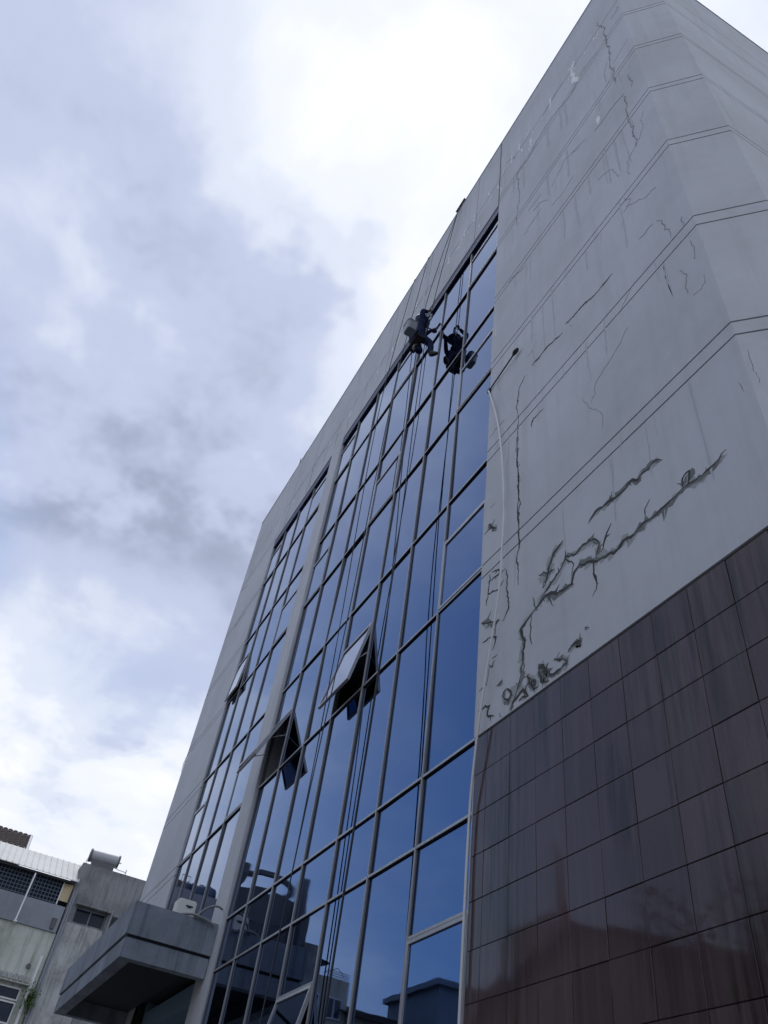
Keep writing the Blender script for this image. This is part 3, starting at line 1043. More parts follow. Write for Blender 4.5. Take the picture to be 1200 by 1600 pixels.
WK = thing('person', 'window cleaner in dark overalls and helmet hanging on ropes by the top glass', 'person', (-8.2, 3.25, 15.2))
V = [((-8.22, 3.20, 15.26), (0.18, 0.14)),     # 0 pelvis
     ((-8.22, 3.18, 15.44), (0.165, 0.125)),    # 1 waist
     ((-8.23, 3.17, 15.64), (0.20, 0.14)),    # 2 chest
     ((-8.24, 3.19, 15.79), (0.12, 0.09)),     # 3 upper chest
     ((-8.25, 3.22, 15.88), 0.055),            # 4 neck
     ((-8.26, 3.25, 15.95), (0.075, 0.085)),   # 5 jaw
     ((-8.26, 3.25, 16.05), (0.082, 0.098)),   # 6 skull
     ((-8.07, 3.18, 15.79), 0.070),            # 7 right shoulder
     ((-7.98, 3.13, 15.96), 0.050),            # 8 right elbow, raised
     ((-8.05, 3.24, 16.12), 0.036),            # 9 right wrist
     ((-8.06, 3.27, 16.19), (0.036, 0.028)),   # 10 right palm
     ((-8.41, 3.20, 15.79), 0.070),            # 11 left shoulder
     ((-8.42, 3.34, 15.66), 0.050),            # 12 left elbow
     ((-8.29, 3.45, 15.82), 0.036),            # 13 left wrist
     ((-8.25, 3.49, 15.88), (0.036, 0.028)),   # 14 left palm
     ((-8.12, 3.22, 15.22), 0.100),            # 15 right hip
     ((-8.06, 3.44, 15.10), 0.072),            # 16 right knee
     ((-8.06, 3.46, 14.88), 0.054),            # 17 right calf
     ((-8.06, 3.50, 14.72), 0.042),            # 18 right ankle
     ((-8.32, 3.20, 15.22), 0.100),            # 19 left hip
     ((-8.26, 3.32, 14.98), 0.072),            # 20 left knee
     ((-8.17, 3.22, 14.82), 0.054),            # 21 left calf
     ((-8.10, 3.14, 14.72), 0.042)]            # 22 left ankle
Ed = [(0, 1), (1, 2), (2, 3), (3, 4), (4, 5), (5, 6), (3, 7), (7, 8), (8, 9), (9, 10), (3, 11), (11, 12), (12, 13), (13, 14),
      (0, 15), (15, 16), (16, 17), (17, 18), (0, 19), (19, 20), (20, 21), (21, 22)]
skin_body('body', V, Ed, 'navy_cloth', WK)


def hand(base, fwd, side, curl, name):
    """five separate bent fingers rooted in the palm"""
    base, fwd, side = Vector(base), Vector(fwd).normalized(), Vector(side).normalized()
    up = fwd.cross(side).normalized()
    vs_ = [(tuple(base - fwd * 0.03), 0.020), (tuple(base), (0.034, 0.020))]
    es = [(0, 1)]
    for k, (o_, ln) in enumerate(((-0.028, 0.068), (-0.010, 0.078), (0.010, 0.074), (0.028, 0.060))):
        p0 = base + side * o_ + fwd * 0.03
        p1 = p0 + fwd * ln * 0.45 + up * ln * 0.2 * curl
        p2 = p1 + fwd * ln * 0.25 * (1 - curl * 0.6) + up * ln * 0.5 * curl
        i = len(vs_)
        vs_ += [(tuple(p0), 0.010), (tuple(p1), 0.009), (tuple(p2), 0.008)]
        es += [(1, i), (i, i + 1), (i + 1, i + 2)]
    i = len(vs_)
    vs_ += [(tuple(base - side * 0.04 + up * 0.01), 0.011), (tuple(base - side * 0.055 + fwd * 0.035 + up * 0.03), 0.009)]
    es += [(0, i), (i, i + 1)]
    return skin_body(name, vs_, es, 'skin', WK, 1)


hand((-8.07, 3.29, 16.22), (-0.1, 0.25, 0.95), (1, 0.2, 0), 0.9, 'hand')
hand((-8.245, 3.50, 15.90), (0.15, 0.6, 0.7), (1, -0.2, 0), 0.8, 'hand')


def boot(p, d):
    p, d = Vector(p), Vector(d).normalized()
    vs_ = [(tuple(p + Vector((0, 0, 0.09))), 0.055), (tuple(p), 0.052), (tuple(p - Vector((0, 0, 0.055)) - d * 0.03), 0.045),
           (tuple(p - Vector((0, 0, 0.065)) + d * 0.09), 0.045), (tuple(p - Vector((0, 0, 0.075)) + d * 0.17), 0.034)]
    return skin_body('boot', vs_, [(0, 1), (1, 2), (1, 3), (2, 3), (3, 4)][:2] + [(1, 3), (3, 4)], 'boot_black', WK, 1)


boot((-8.06, 3.48, 14.76), (0.5, 0.45, 0.25))
boot((-8.10, 3.14, 14.74), (0.75, -0.2, -0.2))
# helmet: a shell with a brim
bm = bmesh.new()
bmesh.ops.create_uvsphere(bm, u_segments=16, v_segments=10, radius=0.128)
for v in list(bm.verts):
    if v.co.z < -0.02:
        v.co.z = -0.02
    v.co.y *= 1.15
add_cyl(bm, (0, 0.03, -0.03), (0, 0.03, -0.012), 0.16, 0.15, 16)
smooth(obj('helmet', bm, 'helmet_blue', WK, (-8.26, 3.25, 16.08), (-0.15, 0, 0)))
# harness belt, leg loops and descender
bm = bmesh.new()
for z_, rx, ry, cy in ((15.36, 0.175, 0.145, 3.19), (15.40, 0.172, 0.142, 3.19), (15.70, 0.19, 0.14, 3.18)):
    ring = [(-8.22 + rx * math.cos(a * math.pi / 8), cy + ry * math.sin(a * math.pi / 8), z_) for a in range(17)]
    add_tube(bm, ring, 0.016, 5)
for sx in (-0.09, 0.09):
    add_tube(bm, [(-8.22 + sx, 3.05, 15.38), (-8.22 + sx, 3.04, 15.6), (-8.22 + sx, 3.08, 15.78), (-8.23 + sx, 3.24, 15.86), (-8.22 + sx, 3.31, 15.6), (-8.22 + sx, 3.33, 15.38)], 0.016, 5)
add_tube(bm, [(-8.16, 3.34, 15.42), (-8.12, 3.36, 15.7), (-8.10, 3.36, 15.95)], 0.012, 5)
smooth(obj('harness', bm, 'harness', WK))
bm = bmesh.new()
add_tube(bm, [(-8.12, 3.345, 15.92), (-8.07, 3.36, 15.98), (-8.12, 3.37, 16.06), (-8.06, 3.38, 16.12), (-8.10, 3.38, 16.16)], [0.02, 0.035, 0.024, 0.035, 0.018], 8)
smooth(obj('descender', bm, 'steel', WK))
# seat board on its slings
SB = thing('seat_board', 'narrow plank seat slung under the hanging window cleaner', 'seat', (-8.22, 3.2, 15.1))
bm = bmesh.new()
add_box(bm, -8.44, -8.0, 3.10, 3.27, 15.085, 15.11)
obj('board', bm, 'wood_board', SB)
bm = bmesh.new()
for x_ in (-8.42, -8.02):
    for y_ in (3.11, 3.27):
        add_tube(bm, [(x_, y_, 15.09), (x_ * 0.6 + -8.14 * 0.4, y_ * 0.5 + 3.34 * 0.5, 15.55), (-8.11, 3.355, 15.93)], 0.008, 5)
obj('sling', bm, 'rope_dark', SB)
# bucket hanging from the belt
BK = thing('bucket', 'grey bucket hanging at the back of the window cleaner', 'bucket', (-8.0, 2.93, 14.95))
bm = bmesh.new()
lo, hi = 15.04, 15.30
rg = []
for z_, a in ((lo, 0.105), (lo + 0.015, 0.112), (hi - 0.02, 0.132), (hi - 0.02, 0.142), (hi, 0.142), (hi, 0.124), (lo + 0.03, 0.10)):
    c = a * 0.7
    rg.append([bm.verts.new((-8.02 + x_, 2.95 + y_ * 0.9, z_)) for x_, y_ in ((a, -c), (a, c), (c, a), (-c, a), (-a, c), (-a, -c), (-c, -a), (c, -a))])
for a, b_ in zip(rg, rg[1:]):
    for k in range(8):
        bm.faces.new((a[k], a[(k + 1) % 8], b_[(k + 1) % 8], b_[k]))
bm.faces.new(rg[0][::-1])
bm.faces.new(rg[-1])
obj('pail', bm, 'bucket_grey', BK)
bm = bmesh.new()
add_tube(bm, [(-8.14, 2.95, 15.30), (-8.11, 2.96, 15.40), (-8.03, 2.98, 15.46), (-7.94, 2.96, 15.40), (-7.90, 2.95, 15.30)], 0.006, 5)
add_tube(bm, [(-8.03, 2.98, 15.46), (-8.10, 3.04, 15.41)], 0.008, 5)
obj('handle', bm, 'black_metal', BK)
# squeegee in the left hand
SQ = thing('squeegee', 'small squeegee pressed on the top glass by the window cleaner', 'squeegee', (-8.23, 3.5, 15.9))
bm = bmesh.new()
add_tube(bm, [(-8.265, 3.47, 15.84), (-8.235, 3.53, 15.95), (-8.22, 3.58, 16.03)], [0.013, 0.013, 0.010], 6)
obj('grip', bm, 'black_metal', SQ)
bm = bmesh.new()
add_box(bm, -8.36, -8.08, 3.575, 3.625, 16.02, 16.045)
obj('blade', bm, 'steel', SQ)
TB = thing('cloth_pole', 'short dark applicator held out towards the glass beside the hanging worker', 'pole', (-8.15, 3.4, 15.6))
bm = bmesh.new()
add_tube(bm, [(-8.10, 3.31, 15.66), (-8.15, 3.46, 15.75), (-8.17, 3.52, 15.79)], [0.014, 0.014, 0.014], 6)
obj('stick', bm, 'black_metal', TB)
bm = bmesh.new()
add_tube(bm, [(-8.16, 3.47, 15.755), (-8.165, 3.50, 15.78), (-8.19, 3.57, 15.83), (-8.20, 3.59, 15.845)], [0.016, 0.038, 0.036, 0.02], 8)
smooth(obj('sleeve', bm, 'navy_cloth', TB))

# ------------------------------------------------------------------ things on the canopy
EB = thing('electrical_box', 'small white vented box standing on the entrance canopy by the left glass', 'box', (-14.35, 3.15, zt))
ez = zt - 0.06
bm = bmesh.new()
add_box(bm, -14.50, -14.20, 3.0, 3.32, ez, ez + 0.50)
bevel(bm, 0.02, 2)
obj('casing', bm, 'appliance_white', EB)
bm = bmesh.new()
add_box(bm, -14.199, -14.194, 3.14, 3.26, ez + 0.385, ez + 0.41)
add_box(bm, -14.199, -14.194, 3.17, 3.23, ez + 0.37, ez + 0.3845)
obj('slot', bm, 'gasket_and_shade', EB)
for k in range(3):
    box('vent', 'gasket_and_shade', EB, -14.199, -14.194, 3.09 + 0.045 * k, 3.12 + 0.045 * k, ez + 0.13, ez + 0.165)
box('latch', 'gasket_and_shade', EB, -14.199, -14.194, 3.275, 3.30, ez + 0.08, ez + 0.18)
bm = bmesh.new()
add_tube(bm, chaikin([(-13.42, 3.57, zt + 0.20), (-13.43, 3.46, zt + 0.24), (-13.45, 3.30, zt + 0.16), (-13.48, 3.16, zt - 0.02), (-13.6, 3.14, zt - 0.05)], 2), 0.018, 8)
tag(smooth(obj('hose', bm, 'hose_grey')), 'grey ribbed hose arching from the pier foot onto the canopy', 'hose')
bm = bmesh.new()
add_tube(bm, chaikin([(-13.60, 2.95, zt + 0.01), (-13.54, 3.05, zt + 0.035), (-13.46, 3.15, zt + 0.03), (-13.44, 3.35, zt + 0.0), (-13.42, 3.50, zt - 0.06)], 2), 0.022, 8)
tag(smooth(obj('conduit', bm, 'hose_grey')), 'bundle of grey conduit lying along the canopy edge under the hose', 'conduit')

# ------------------------------------------------------------------ the row of houses beyond the far end
NX = -44.0
U = 44.0 / 31.5


def ny(y):
    return y * U


def nz(z_):
    return (z_ - CAMZ) * U + CAMZ


def ry(y):
    return 7.37 - U * (7.37 - y)


def window(parent, m_frame, x, y0, y1, z0, z1, bars=1, depth=0.12):
    """framed window on a wall that faces +x"""
    bm = bmesh.new()
    f = 0.06
    for a in ((y0, y1, z1 - f, z1), (y0, y1, z0, z0 + f), (y0, y0 + f, z0 + f, z1 - f), (y1 - f, y1, z0 + f, z1 - f)):
        add_box(bm, x - 0.05, x + 0.05, *a)
    for k in range(bars):
        yy = y0 + (y1 - y0) * (k + 1) / (bars + 1)
        add_box(bm, x - 0.03, x + 0.03, yy - f / 2, yy + f / 2, z0 + f, z1 - f)
    w = obj('window', bm, m_frame, parent)
    box('pane', 'dark_glass', w, x - 0.02, x - 0.005, y0 + 0.03, y1 - 0.03, z0 + 0.03, z1 - 0.03)
    return w


# raw concrete block with the roof tank
CB = thing('concrete_house', 'bare stained concrete house next to the office block, with a small recessed window', 'building', (NX - 4, ny(4.6), 0))
y0, y1, zt_ = ny(2.89), ny(7.2), nz(11.38)
wy0, wy1, wz0, wz1 = ny(3.23), ny(4.33), nz(9.46), nz(9.98)
bm = bmesh.new()
add_box(bm, NX - 0.4, NX, y0, wy0, 0, zt_)
add_box(bm, NX - 0.4, NX, wy1, y1, 0, zt_)
add_box(bm, NX - 0.4, NX, wy0, wy1, 0, wz0)
add_box(bm, NX - 0.4, NX, wy0, wy1, wz1, zt_)
add_box(bm, NX - 8, NX - 0.4, y0, y0 + 0.3, 0, zt_ - 0.01)
add_box(bm, NX - 8, NX - 0.4, y1 - 0.3, y1, 0, zt_ - 0.01)
add_box(bm, NX - 8, NX - 0.41, y0 + 0.3, y1 - 0.3, zt_ - 0.4, zt_ - 0.1)
obj('wall', bm, 'raw_concrete', CB)
box('plaster_patch', 'pale_render', CB, NX, NX + 0.03, y0 + 0.03, ny(4.35), nz(6.0), nz(9.40))
window(CB, 'grey_paint', NX - 0.3, wy0, wy1, wz0, wz1, 1)
box('window_hood', 'raw_concrete', CB, NX, NX + 0.3, wy0 - 0.1, wy1 + 0.1, wz1, wz1 + 0.08)
box('niche_shade', 'shade_dark', CB, NX + 0.0, NX + 0.02, ny(4.52), ny(4.85), nz(9.5), nz(9.95))  # flat dark plate, painted as the shade inside a niche
for yy in (2.95, 3.02):
    bm = bmesh.new()
    add_tube(bm, [(NX + 0.1, ny(yy), nz(4)), (NX + 0.1, ny(yy), nz(10.4))], 0.05, 8)
    obj('drain_pipe', bm, 'grey_paint', CB)
bm = bmesh.new()
add_tube(bm, [(NX + 0.12, ny(4.45), nz(8.2)), (NX + 0.12, ny(4.45), nz(10.1))], 0.04, 8)
obj('drain_pipe', bm, 'grey_paint', CB)

TK = thing('solar_water_tank', 'silver horizontal water tank with dark ends on the concrete house roof', 'water tank', (NX - 0.35, ny(3.55), zt_))
ta, tb, tz, tr = ny(3.02), ny(4.12), zt_ + 0.56, 0.31
bm = bmesh.new()
add_cyl(bm, (NX - 0.35, ta + 0.09, tz - 0.03), (NX - 0.35, tb - 0.09, tz + 0.02), tr, tr, 24)
obj('drum', bm, 'tank_shell', TK)
for a, b_, dz in ((ta, ta + 0.09, -0.03), (tb - 0.09, tb, 0.02)):
    bm = bmesh.new()
    add_cyl(bm, (NX - 0.35, a, tz + dz), (NX - 0.35, b_, tz + dz), tr * 1.05, tr * 1.05, 24)
    obj('end_cap', bm, 'tank_cap', TK)
bm = bmesh.new()
add_box(bm, NX - 0.158, NX - 0.12, ta + 0.18, tb - 0.18, zt_ - 0.09, tz - tr * 0.8)
obj('cradle', bm, 'tank_cap', TK)
bm = bmesh.new()
add_tube(bm, [(NX - 0.35, tb, tz), (NX - 0.35, tb + 0.14, tz)], 0.03, 6)
add_tube(bm, [(NX - 0.25, tb - 0.2, tz - 0.25), (NX - 0.2, tb + 0.05, tz - 0.38), (NX - 0.15, tb + 0.3, tz - 0.40), (NX - 0.15, tb + 0.5, tz - 0.42)], 0.02, 6)
add_tube(bm, [(NX - 0.25, ta - 0.02, tz - 0.2), (NX - 0.25, ta - 0.08, tz - 0.35), (NX - 0.25, ta + 0.0, zt_)], 0.02, 6)
add_tube(bm, [(NX - 0.15, tb + 0.48, zt_ - 0.1), (NX - 0.15, tb + 0.48, zt_ + 0.28)], 0.03, 6)
obj('pipework', bm, 'white_trim', TK)

# stained house with sheet-metal roof and lattice screen
SH = thing('stained_house', 'pale stained house with a blue lattice screen under a sheet metal roof', 'building', (NX - 3, ny(0.5), 0))
ya, yb = ny(-0.9), ny(2.88)
box('wall', 'stained_wall', SH, NX - 5, NX + 0.02, ya, yb, 0, nz(8.97))
box('parapet_band', 'grey_paint', SH, NX - 5, NX + 0.10, ya, yb - 0.04, nz(8.975), nz(9.80))
box('inner_wall', 'shade_dark', SH, NX - 5, NX - 0.7, ya, yb - 0.1, nz(9.81), nz(10.75))
bm = bmesh.new()
y_ = ya
while y_ < ny(2.5):
    add_box(bm, NX - 0.03, NX - 0.01, y_, y_ + 0.035, nz(9.81), nz(10.62))
    y_ += 0.17
z_ = nz(9.86)
while z_ < nz(10.6):
    add_box(bm, NX - 0.055, NX - 0.031, ya, ny(2.5), z_, z_ + 0.035)
    z_ += 0.17
obj('lattice', bm, 'lattice_blue', SH)
box('screen_panel', 'curtain_yellow', SH, NX - 0.06, NX - 0.02, ny(2.54), ny(2.9) - 0.06, nz(9.98), nz(10.55))
box('panel_post', 'white_trim', SH, NX - 0.05, NX + 0.02, ny(2.50), ny(2.54), nz(9.82), nz(10.6))
# roof sheets, each with its raised seam
slope0, slope1 = (NX + 0.35, nz(10.62)), (NX - 2.2, nz(11.27) + 0.62)
y_ = ya
while y_ < yb - 0.05:
    w_ = 0.30
    bm = bmesh.new()
    for a, b_, dz in ((y_ + 0.004, y_ + w_ - 0.035, 0.0), (y_ + w_ - 0.034, y_ + w_ - 0.002, 0.04)):
        v8 = [bm.verts.new(p) for p in ((slope0[0], a, slope0[1]), (slope0[0], b_, slope0[1]), (slope1[0], b_, slope1[1]), (slope1[0], a, slope1[1]),
                                        (slope0[0], a, slope0[1] + 0.03 + dz), (slope0[0], b_, slope0[1] + 0.03 + dz), (slope1[0], b_, slope1[1] + 0.03 + dz), (slope1[0], a, slope1[1] + 0.03 + dz))]
        for f in ((0, 1, 2, 3), (4, 7, 6, 5), (0, 4, 5, 1), (1, 5, 6, 2), (2, 6, 7, 3), (3, 7, 4, 0)):
            bm.faces.new([v8[i] for i in f])
    obj('roof_sheet', bm, 'galvanised_sheet', SH)
    y_ += w_
box('eave_beam', 'shade_dark', SH, NX + 0.10, NX + 0.28, ya, yb - 0.06, nz(10.55), nz(10.615))
box('window_ledge', 'stained_wall', SH, NX + 0.02, NX + 0.35, ya, ny(2.66), nz(7.30), nz(7.50))
for k in range(14):
    box('ledge_block', 'pale_render', SH, NX + 0.351, NX + 0.41, ny(2.60) - 0.26 * k - 0.2, ny(2.60) - 0.26 * k, nz(7.36), nz(7.52))
for a, b_, c_, d_ in ((0.2, 2.48, 6.84, 7.2), (0.2, 2.48, 6.2, 6.80)):
    window(SH, 'white_trim', NX + 0.06, ny(a), ny(b_), nz(c_), nz(d_), 2)
bm = bmesh.new()
add_tube(bm, [(NX + 0.25, ny(2.70), nz(5.0)), (NX + 0.25, ny(2.70), nz(8.2))], 0.07, 8)
obj('drain_pipe', bm, 'white_trim', SH)
bm = bmesh.new()
add_cyl(bm, (NX + 0.02, ny(2.42), nz(7.86)), (NX + 0.12, ny(2.42), nz(7.86)), 0.11, 0.10, 12)
obj('wall_vent', bm, 'tank_cap', SH)
bm = bmesh.new()
add_cyl(bm, (NX + 0.10, ny(2.66), nz(9.05)), (NX + 0.10, ny(2.66), nz(9.38)), 0.10, 0.13, 12)
obj('rain_head', bm, 'tank_cap', SH)
PL = thing('flag_pole', 'thin white pole standing in front of the lattice screen', 'pole', (NX + 0.45, ny(1.45), nz(8.95)))
bm = bmesh.new()
add_tube(bm, [(NX + 0.45, ny(1.44), nz(8.95)), (NX + 0.45, ny(1.46), nz(10.5))], 0.035, 8)
obj('shaft', bm, 'old_paint_white', PL)
box('foot_plate', 'old_paint_white', PL, NX + 0.10, NX + 0.5, ny(1.40), ny(1.50), nz(8.93), nz(8.96))

# creeper in the pipe corner
CP = thing('creeper_plant', 'small green plant growing out of the pipe corner of the stained house', 'plant', (NX + 0.35, ny(2.85), nz(6.7)))
rl = random.Random(8)
bm = bmesh.new()
for k in range(420):
    c = Vector((NX + 0.32 + rl.gauss(0, 0.10), ny(2.83) + rl.gauss(0, 0.14), nz(6.95) + rl.gauss(0, 0.24)))
    q = Matrix.Rotation(rl.uniform(0, 6.3), 3, 'Z') @ Matrix.Rotation(rl.uniform(-1.2, 1.2), 3, 'X')
    s_ = rl.uniform(0.04, 0.08)
    bm.faces.new([bm.verts.new(c + q @ Vector(p)) for p in ((-s_ * 0.5, 0, 0), (0, -s_, 0.01), (s_ * 0.5, 0, 0), (0, s_, 0.0))])
obj('leaves', bm, 'leaf_pale', CP)
bm = bmesh.new()
add_tube(bm, [(NX + 0.15, ny(2.84), nz(6.55)), (NX + 0.3, ny(2.83), nz(6.8)), (NX + 0.33, ny(2.82), nz(7.1))], 0.02, 5)
obj('stem', bm, 'bark', CP)

# tiled-roof house behind
TX = -52.0
UT = 52.0 / 31.5


def ty(y):
    return y * UT


def tzz(z_):
    return (z_ - CAMZ) * UT + CAMZ


TH = thing('tiled_house', 'house with a brown tiled roof and white verge behind the sheet metal roof', 'building', (TX - 3, ty(-0.8), 0))
ya, yb = ty(-3.2), ty(0.68)
zb2, zr2 = tzz(10.75), 1.6 + 9.98 * 55.0 / 31.5
box('wall', 'brick_red_paint', TH, TX - 7, TX - 0.2, ya, yb, 0, tzz(11.0))
bm = bmesh.new()
for xx in (TX + 0.0,):
    f = bm.faces.new([bm.verts.new(p) for p in ((TX - 0.2, yb - 0.01, tzz(11.0)), (TX - 6.8, yb - 0.01, tzz(11.0)), (TX - 3.0, yb - 0.01, zr2))])
g = bmesh.ops.extrude_face_region(bm, geom=list(bm.faces))
for v in g['geom']:
    if isinstance(v, bmesh.types.BMVert):
        v.co.y -= 0.2
obj('gable', bm, 'brick_red_paint', TH)
bm = bmesh.new()
rows_n = 14
for side, xe in ((1, TX + 0.6), (-1, TX - 7.4)):
    for i in range(rows_n):
        f0, f1 = i / rows_n, (i + 1.15) / rows_n
        xa_, xb_ = xe + (TX - 3.0 - xe) * f0, xe + (TX - 3.0 - xe) * min(f1, 1)
        za_, zb3 = zb2 + (zr2 + 0.25 - zb2) * f0, zb2 + (zr2 + 0.25 - zb2) * min(f1, 1)
        y_ = ya - 0.3
        while y_ < yb + 0.3:
            vs_ = [bm.verts.new(p) for p in ((xa_, y_ + 0.01, za_ + 0.05), (xa_, y_ + 0.16, za_ + 0.10), (xa_, y_ + 0.30, za_ + 0.05), (xb_, y_ + 0.30, zb3), (xb_, y_ + 0.16, zb3 + 0.05), (xb_, y_ + 0.01, zb3))]
            bm.faces.new((vs_[0], vs_[1], vs_[4], vs_[5]))
            bm.faces.new((vs_[1], vs_[2], vs_[3], vs_[4]))
            y_ += 0.31
bm2 = bmesh.new()
a_ = [bm2.verts.new((x_, ya - 0.25, z_)) for x_, z_ in ((TX + 0.6, zb2 - 0.05), (TX - 3.0, zr2 + 0.18), (TX - 7.4, zb2 - 0.05), (TX - 3.0, zr2 - 0.05))]
b_ = [bm2.verts.new((x_, yb + 0.25, z_)) for x_, z_ in ((TX + 0.6, zb2 - 0.05), (TX - 3.0, zr2 + 0.18), (TX - 7.4, zb2 - 0.05), (TX - 3.0, zr2 - 0.05))]
bm2.faces.new(a_)
bm2.faces.new(b_[::-1])
for k in range(4):
    bm2.faces.new((a_[k], b_[k], b_[(k + 1) % 4], a_[(k + 1) % 4]))
obj('roof_deck', bm2, 'roof_tile_dark', TH)
r_ = obj('roof_tiles', bm, 'roof_tile_dark', TH)
r_['kind'] = 'stuff'
bm = bmesh.new()
for xe in (TX + 0.6, TX - 7.4):
    add_tube(bm, [(xe, yb + 0.32, zb2), (TX - 3.0, yb + 0.32, zr2 + 0.24)], 0.09, 6)
obj('verge_board', bm, 'white_trim', TH)

# ------------------------------------------------------------------ roofs that only the glass shows
def simple_block(name, label, m, x0, x1, y0, y1, z1, wins=(), cat='building', bands_=True):
    b_ = thing(name, label, cat, ((x0 + x1) / 2, (y0 + y1) / 2, 0))
    bm = bmesh.new()
    add_box(bm, x0, x1, y0, y1, 0, z1 - 0.5)
    obj('wall', bm, m, b_)
    bm = bmesh.new()
    add_box(bm, x0, x1, y0, y0 + 0.15, z1 - 0.499, z1)
    add_box(bm, x0, x1, y1 - 0.15, y1, z1 - 0.499, z1)
    add_box(bm, x1 - 0.15, x1, y0 + 0.15, y1 - 0.15, z1 - 0.499, z1)
    add_box(bm, x0, x0 + 0.15, y0 + 0.15, y1 - 0.15, z1 - 0.499, z1)
    obj('parapet', bm, m, b_)
    for w_ in wins:
        window(b_, 'white_trim', x1 + 0.02, *w_)
    return b_


TB_ = simple_block('tank_building', 'flat-roofed building carrying blue water tanks, reflected in the left glass bay', 'grey_paint', NX - 9, NX - 0.5, ry(-1.2), ry(1.0), nz(11.62),
                   [(ry(-1.0), ry(-0.3), nz(9.8), nz(10.5), 1), (ry(0.0), ry(0.7), nz(9.8), nz(10.5), 1), (ry(-1.0), ry(-0.3), nz(8), nz(8.8), 1), (ry(0.0), ry(0.7), nz(8), nz(8.8), 1)])
for nm_, yc, rr, hh, lab in (('water_tank', 0.36, 0.16, 0.74, 'narrow dark blue water tank on the reflected flat roof'), ('water_tank', -0.05, 0.36, 0.80, 'wide dark blue water tank on the reflected flat roof')):
    tk = thing(nm_, lab, 'water tank', (NX - 1.5, ry(yc), nz(11.62) - 0.5))
    bm = bmesh.new()
    zb0 = nz(11.62) - 0.4
    prof_r = [rr * U * v for v in (0.98, 1.0, 0.97, 1.0, 0.97, 1.0, 0.96, 0.8, 0.3, 0.3, 0.02)]
    prof_z = [zb0 + 0.02 + hh * U * v for v in (0, 0.05, 0.22, 0.26, 0.5, 0.54, 0.82, 0.93, 1.0, 1.05, 1.06)]
    add_tube(bm, [(NX - 1.5, ry(yc), z_) for z_ in prof_z], prof_r, 20)
    smooth(obj('drum', bm, 'tank_blue', tk))
    box('stand', 'black_metal', tk, NX - 1.5 - rr * U, NX - 1.5 + rr * U, ry(yc) - rr * U, ry(yc) + rr * U, zb0 - 0.12, zb0 + 0.015)
bm = bmesh.new()
for yy in (0.9, 0.66, 0.42):
    add_tube(bm, [(NX - 0.8, ry(yy), nz(11.6)), (NX - 0.8, ry(yy), nz(12.15))], 0.02, 5)
add_tube(bm, [(NX - 0.8, ry(0.9), nz(12.15)), (NX - 0.8, ry(0.42), nz(12.15))], 0.02, 5)
tag(obj('roof_railing', bm, 'black_metal'), 'thin pipe railing on the reflected flat roof beside the tanks', 'railing')

# roof pavilion with a ring beam
PV = thing('pavilion_tower', 'stair tower with flared corner posts and a ring beam, reflected in the main bay', 'building', (NX - 3, ry(-2.7), 0))
pa, pb = ry(-4.1), ry(-1.25)
pc = (NX - 2.1, (pa + pb) / 2)
zbod, zcap = nz(12.25), nz(13.1)
box('body', 'tower_paint', PV, NX - 4.1, NX - 0.3, pa + 0.12, pb - 0.2, 0, zbod)
# curved crown of the body
bm = bmesh.new()
npt = 14
prof_ = [(pa + 0.13 + (pb - 0.21 - pa - 0.13) * i / npt, zbod + 0.002 + 0.26 * math.sin(math.pi * i / npt)) for i in range(npt + 1)]
a_ = [bm.verts.new((NX - 0.32, p[0], p[1])) for p in prof_]
b_ = [bm.verts.new((NX - 4.0, p[0], p[1])) for p in prof_]
bm.faces.new(a_)
bm.faces.new(b_[::-1])
for i in range(npt):
    bm.faces.new((a_[i], a_[i + 1], b_[i + 1], b_[i]))
bm.faces.new((a_[0], b_[0], b_[-1], a_[-1]))
obj('vault', bm, 'tower_paint', PV)
for xx, yy in ((NX - 0.2, pb - 0.3), (NX - 0.2, pa + 0.1), (NX - 4.2, pb - 0.3), (NX - 4.2, pa + 0.1)):
    bm = bmesh.new()
    lev = [(nz(9.0), 0.20), (nz(12.3), 0.20), (nz(12.75), 0.42), (zcap, 0.42), (zcap + 0.08, 0.30)]
    if yy < pc[1]:
        lev = [(nz(9.0), 0.24), (nz(12.3), 0.24), (zcap - 0.1, 0.24), (zcap, 0.24)]
    rg = [[bm.verts.new((xx + sx * r_, yy + sy * r_, z_)) for sx, sy in ((-1, -1), (1, -1), (1, 1), (-1, 1))] for z_, r_ in lev]
    for q, w_ in zip(rg, rg[1:]):
        for k in range(4):
            bm.faces.new((q[k], q[(k + 1) % 4], w_[(k + 1) % 4], w_[k]))
    bm.faces.new(rg[0][::-1])
    bm.faces.new(rg[-1])
    obj('corner_post', bm, 'tower_paint', PV)
bm = bmesh.new()
for k in range(40):
    a0, a1 = 2 * math.pi * k / 40, 2 * math.pi * (k + 1) / 40
    q = []
    for a in (a0, a1):
        for r_ in (2.02, 1.78):
            for z_ in (zcap - 0.38, zcap - 0.14):
                q.append(bm.verts.new((pc[0] + r_ * math.cos(a) * 1.05, pc[1] + r_ * math.sin(a) * 0.98, z_)))
    for f in ((0, 1, 5, 4), (2, 6, 7, 3), (1, 3, 7, 5), (0, 4, 6, 2)):
        bm.faces.new([q[i] for i in f])
bmesh.ops.remove_doubles(bm, verts=bm.verts, dist=0.001)
obj('ring_beam', bm, 'tower_paint', PV)
bm = bmesh.new()
add_tube(bm, [(NX - 0.2, pb - 0.3, zcap), (NX - 0.2, pb - 0.3, zcap + 1.5)], [0.03, 0.008], 5)
obj('lightning_rod', bm, 'black_metal', PV)
for a, b2, c_, d_ in ((-2.9, -1.8, 10.2, 11.3), (-3.8, -3.1, 10.2, 11.3)):
    window(PV, 'tower_paint', NX - 0.27, ry(a), ry(b2), nz(c_), nz(d_), 2)
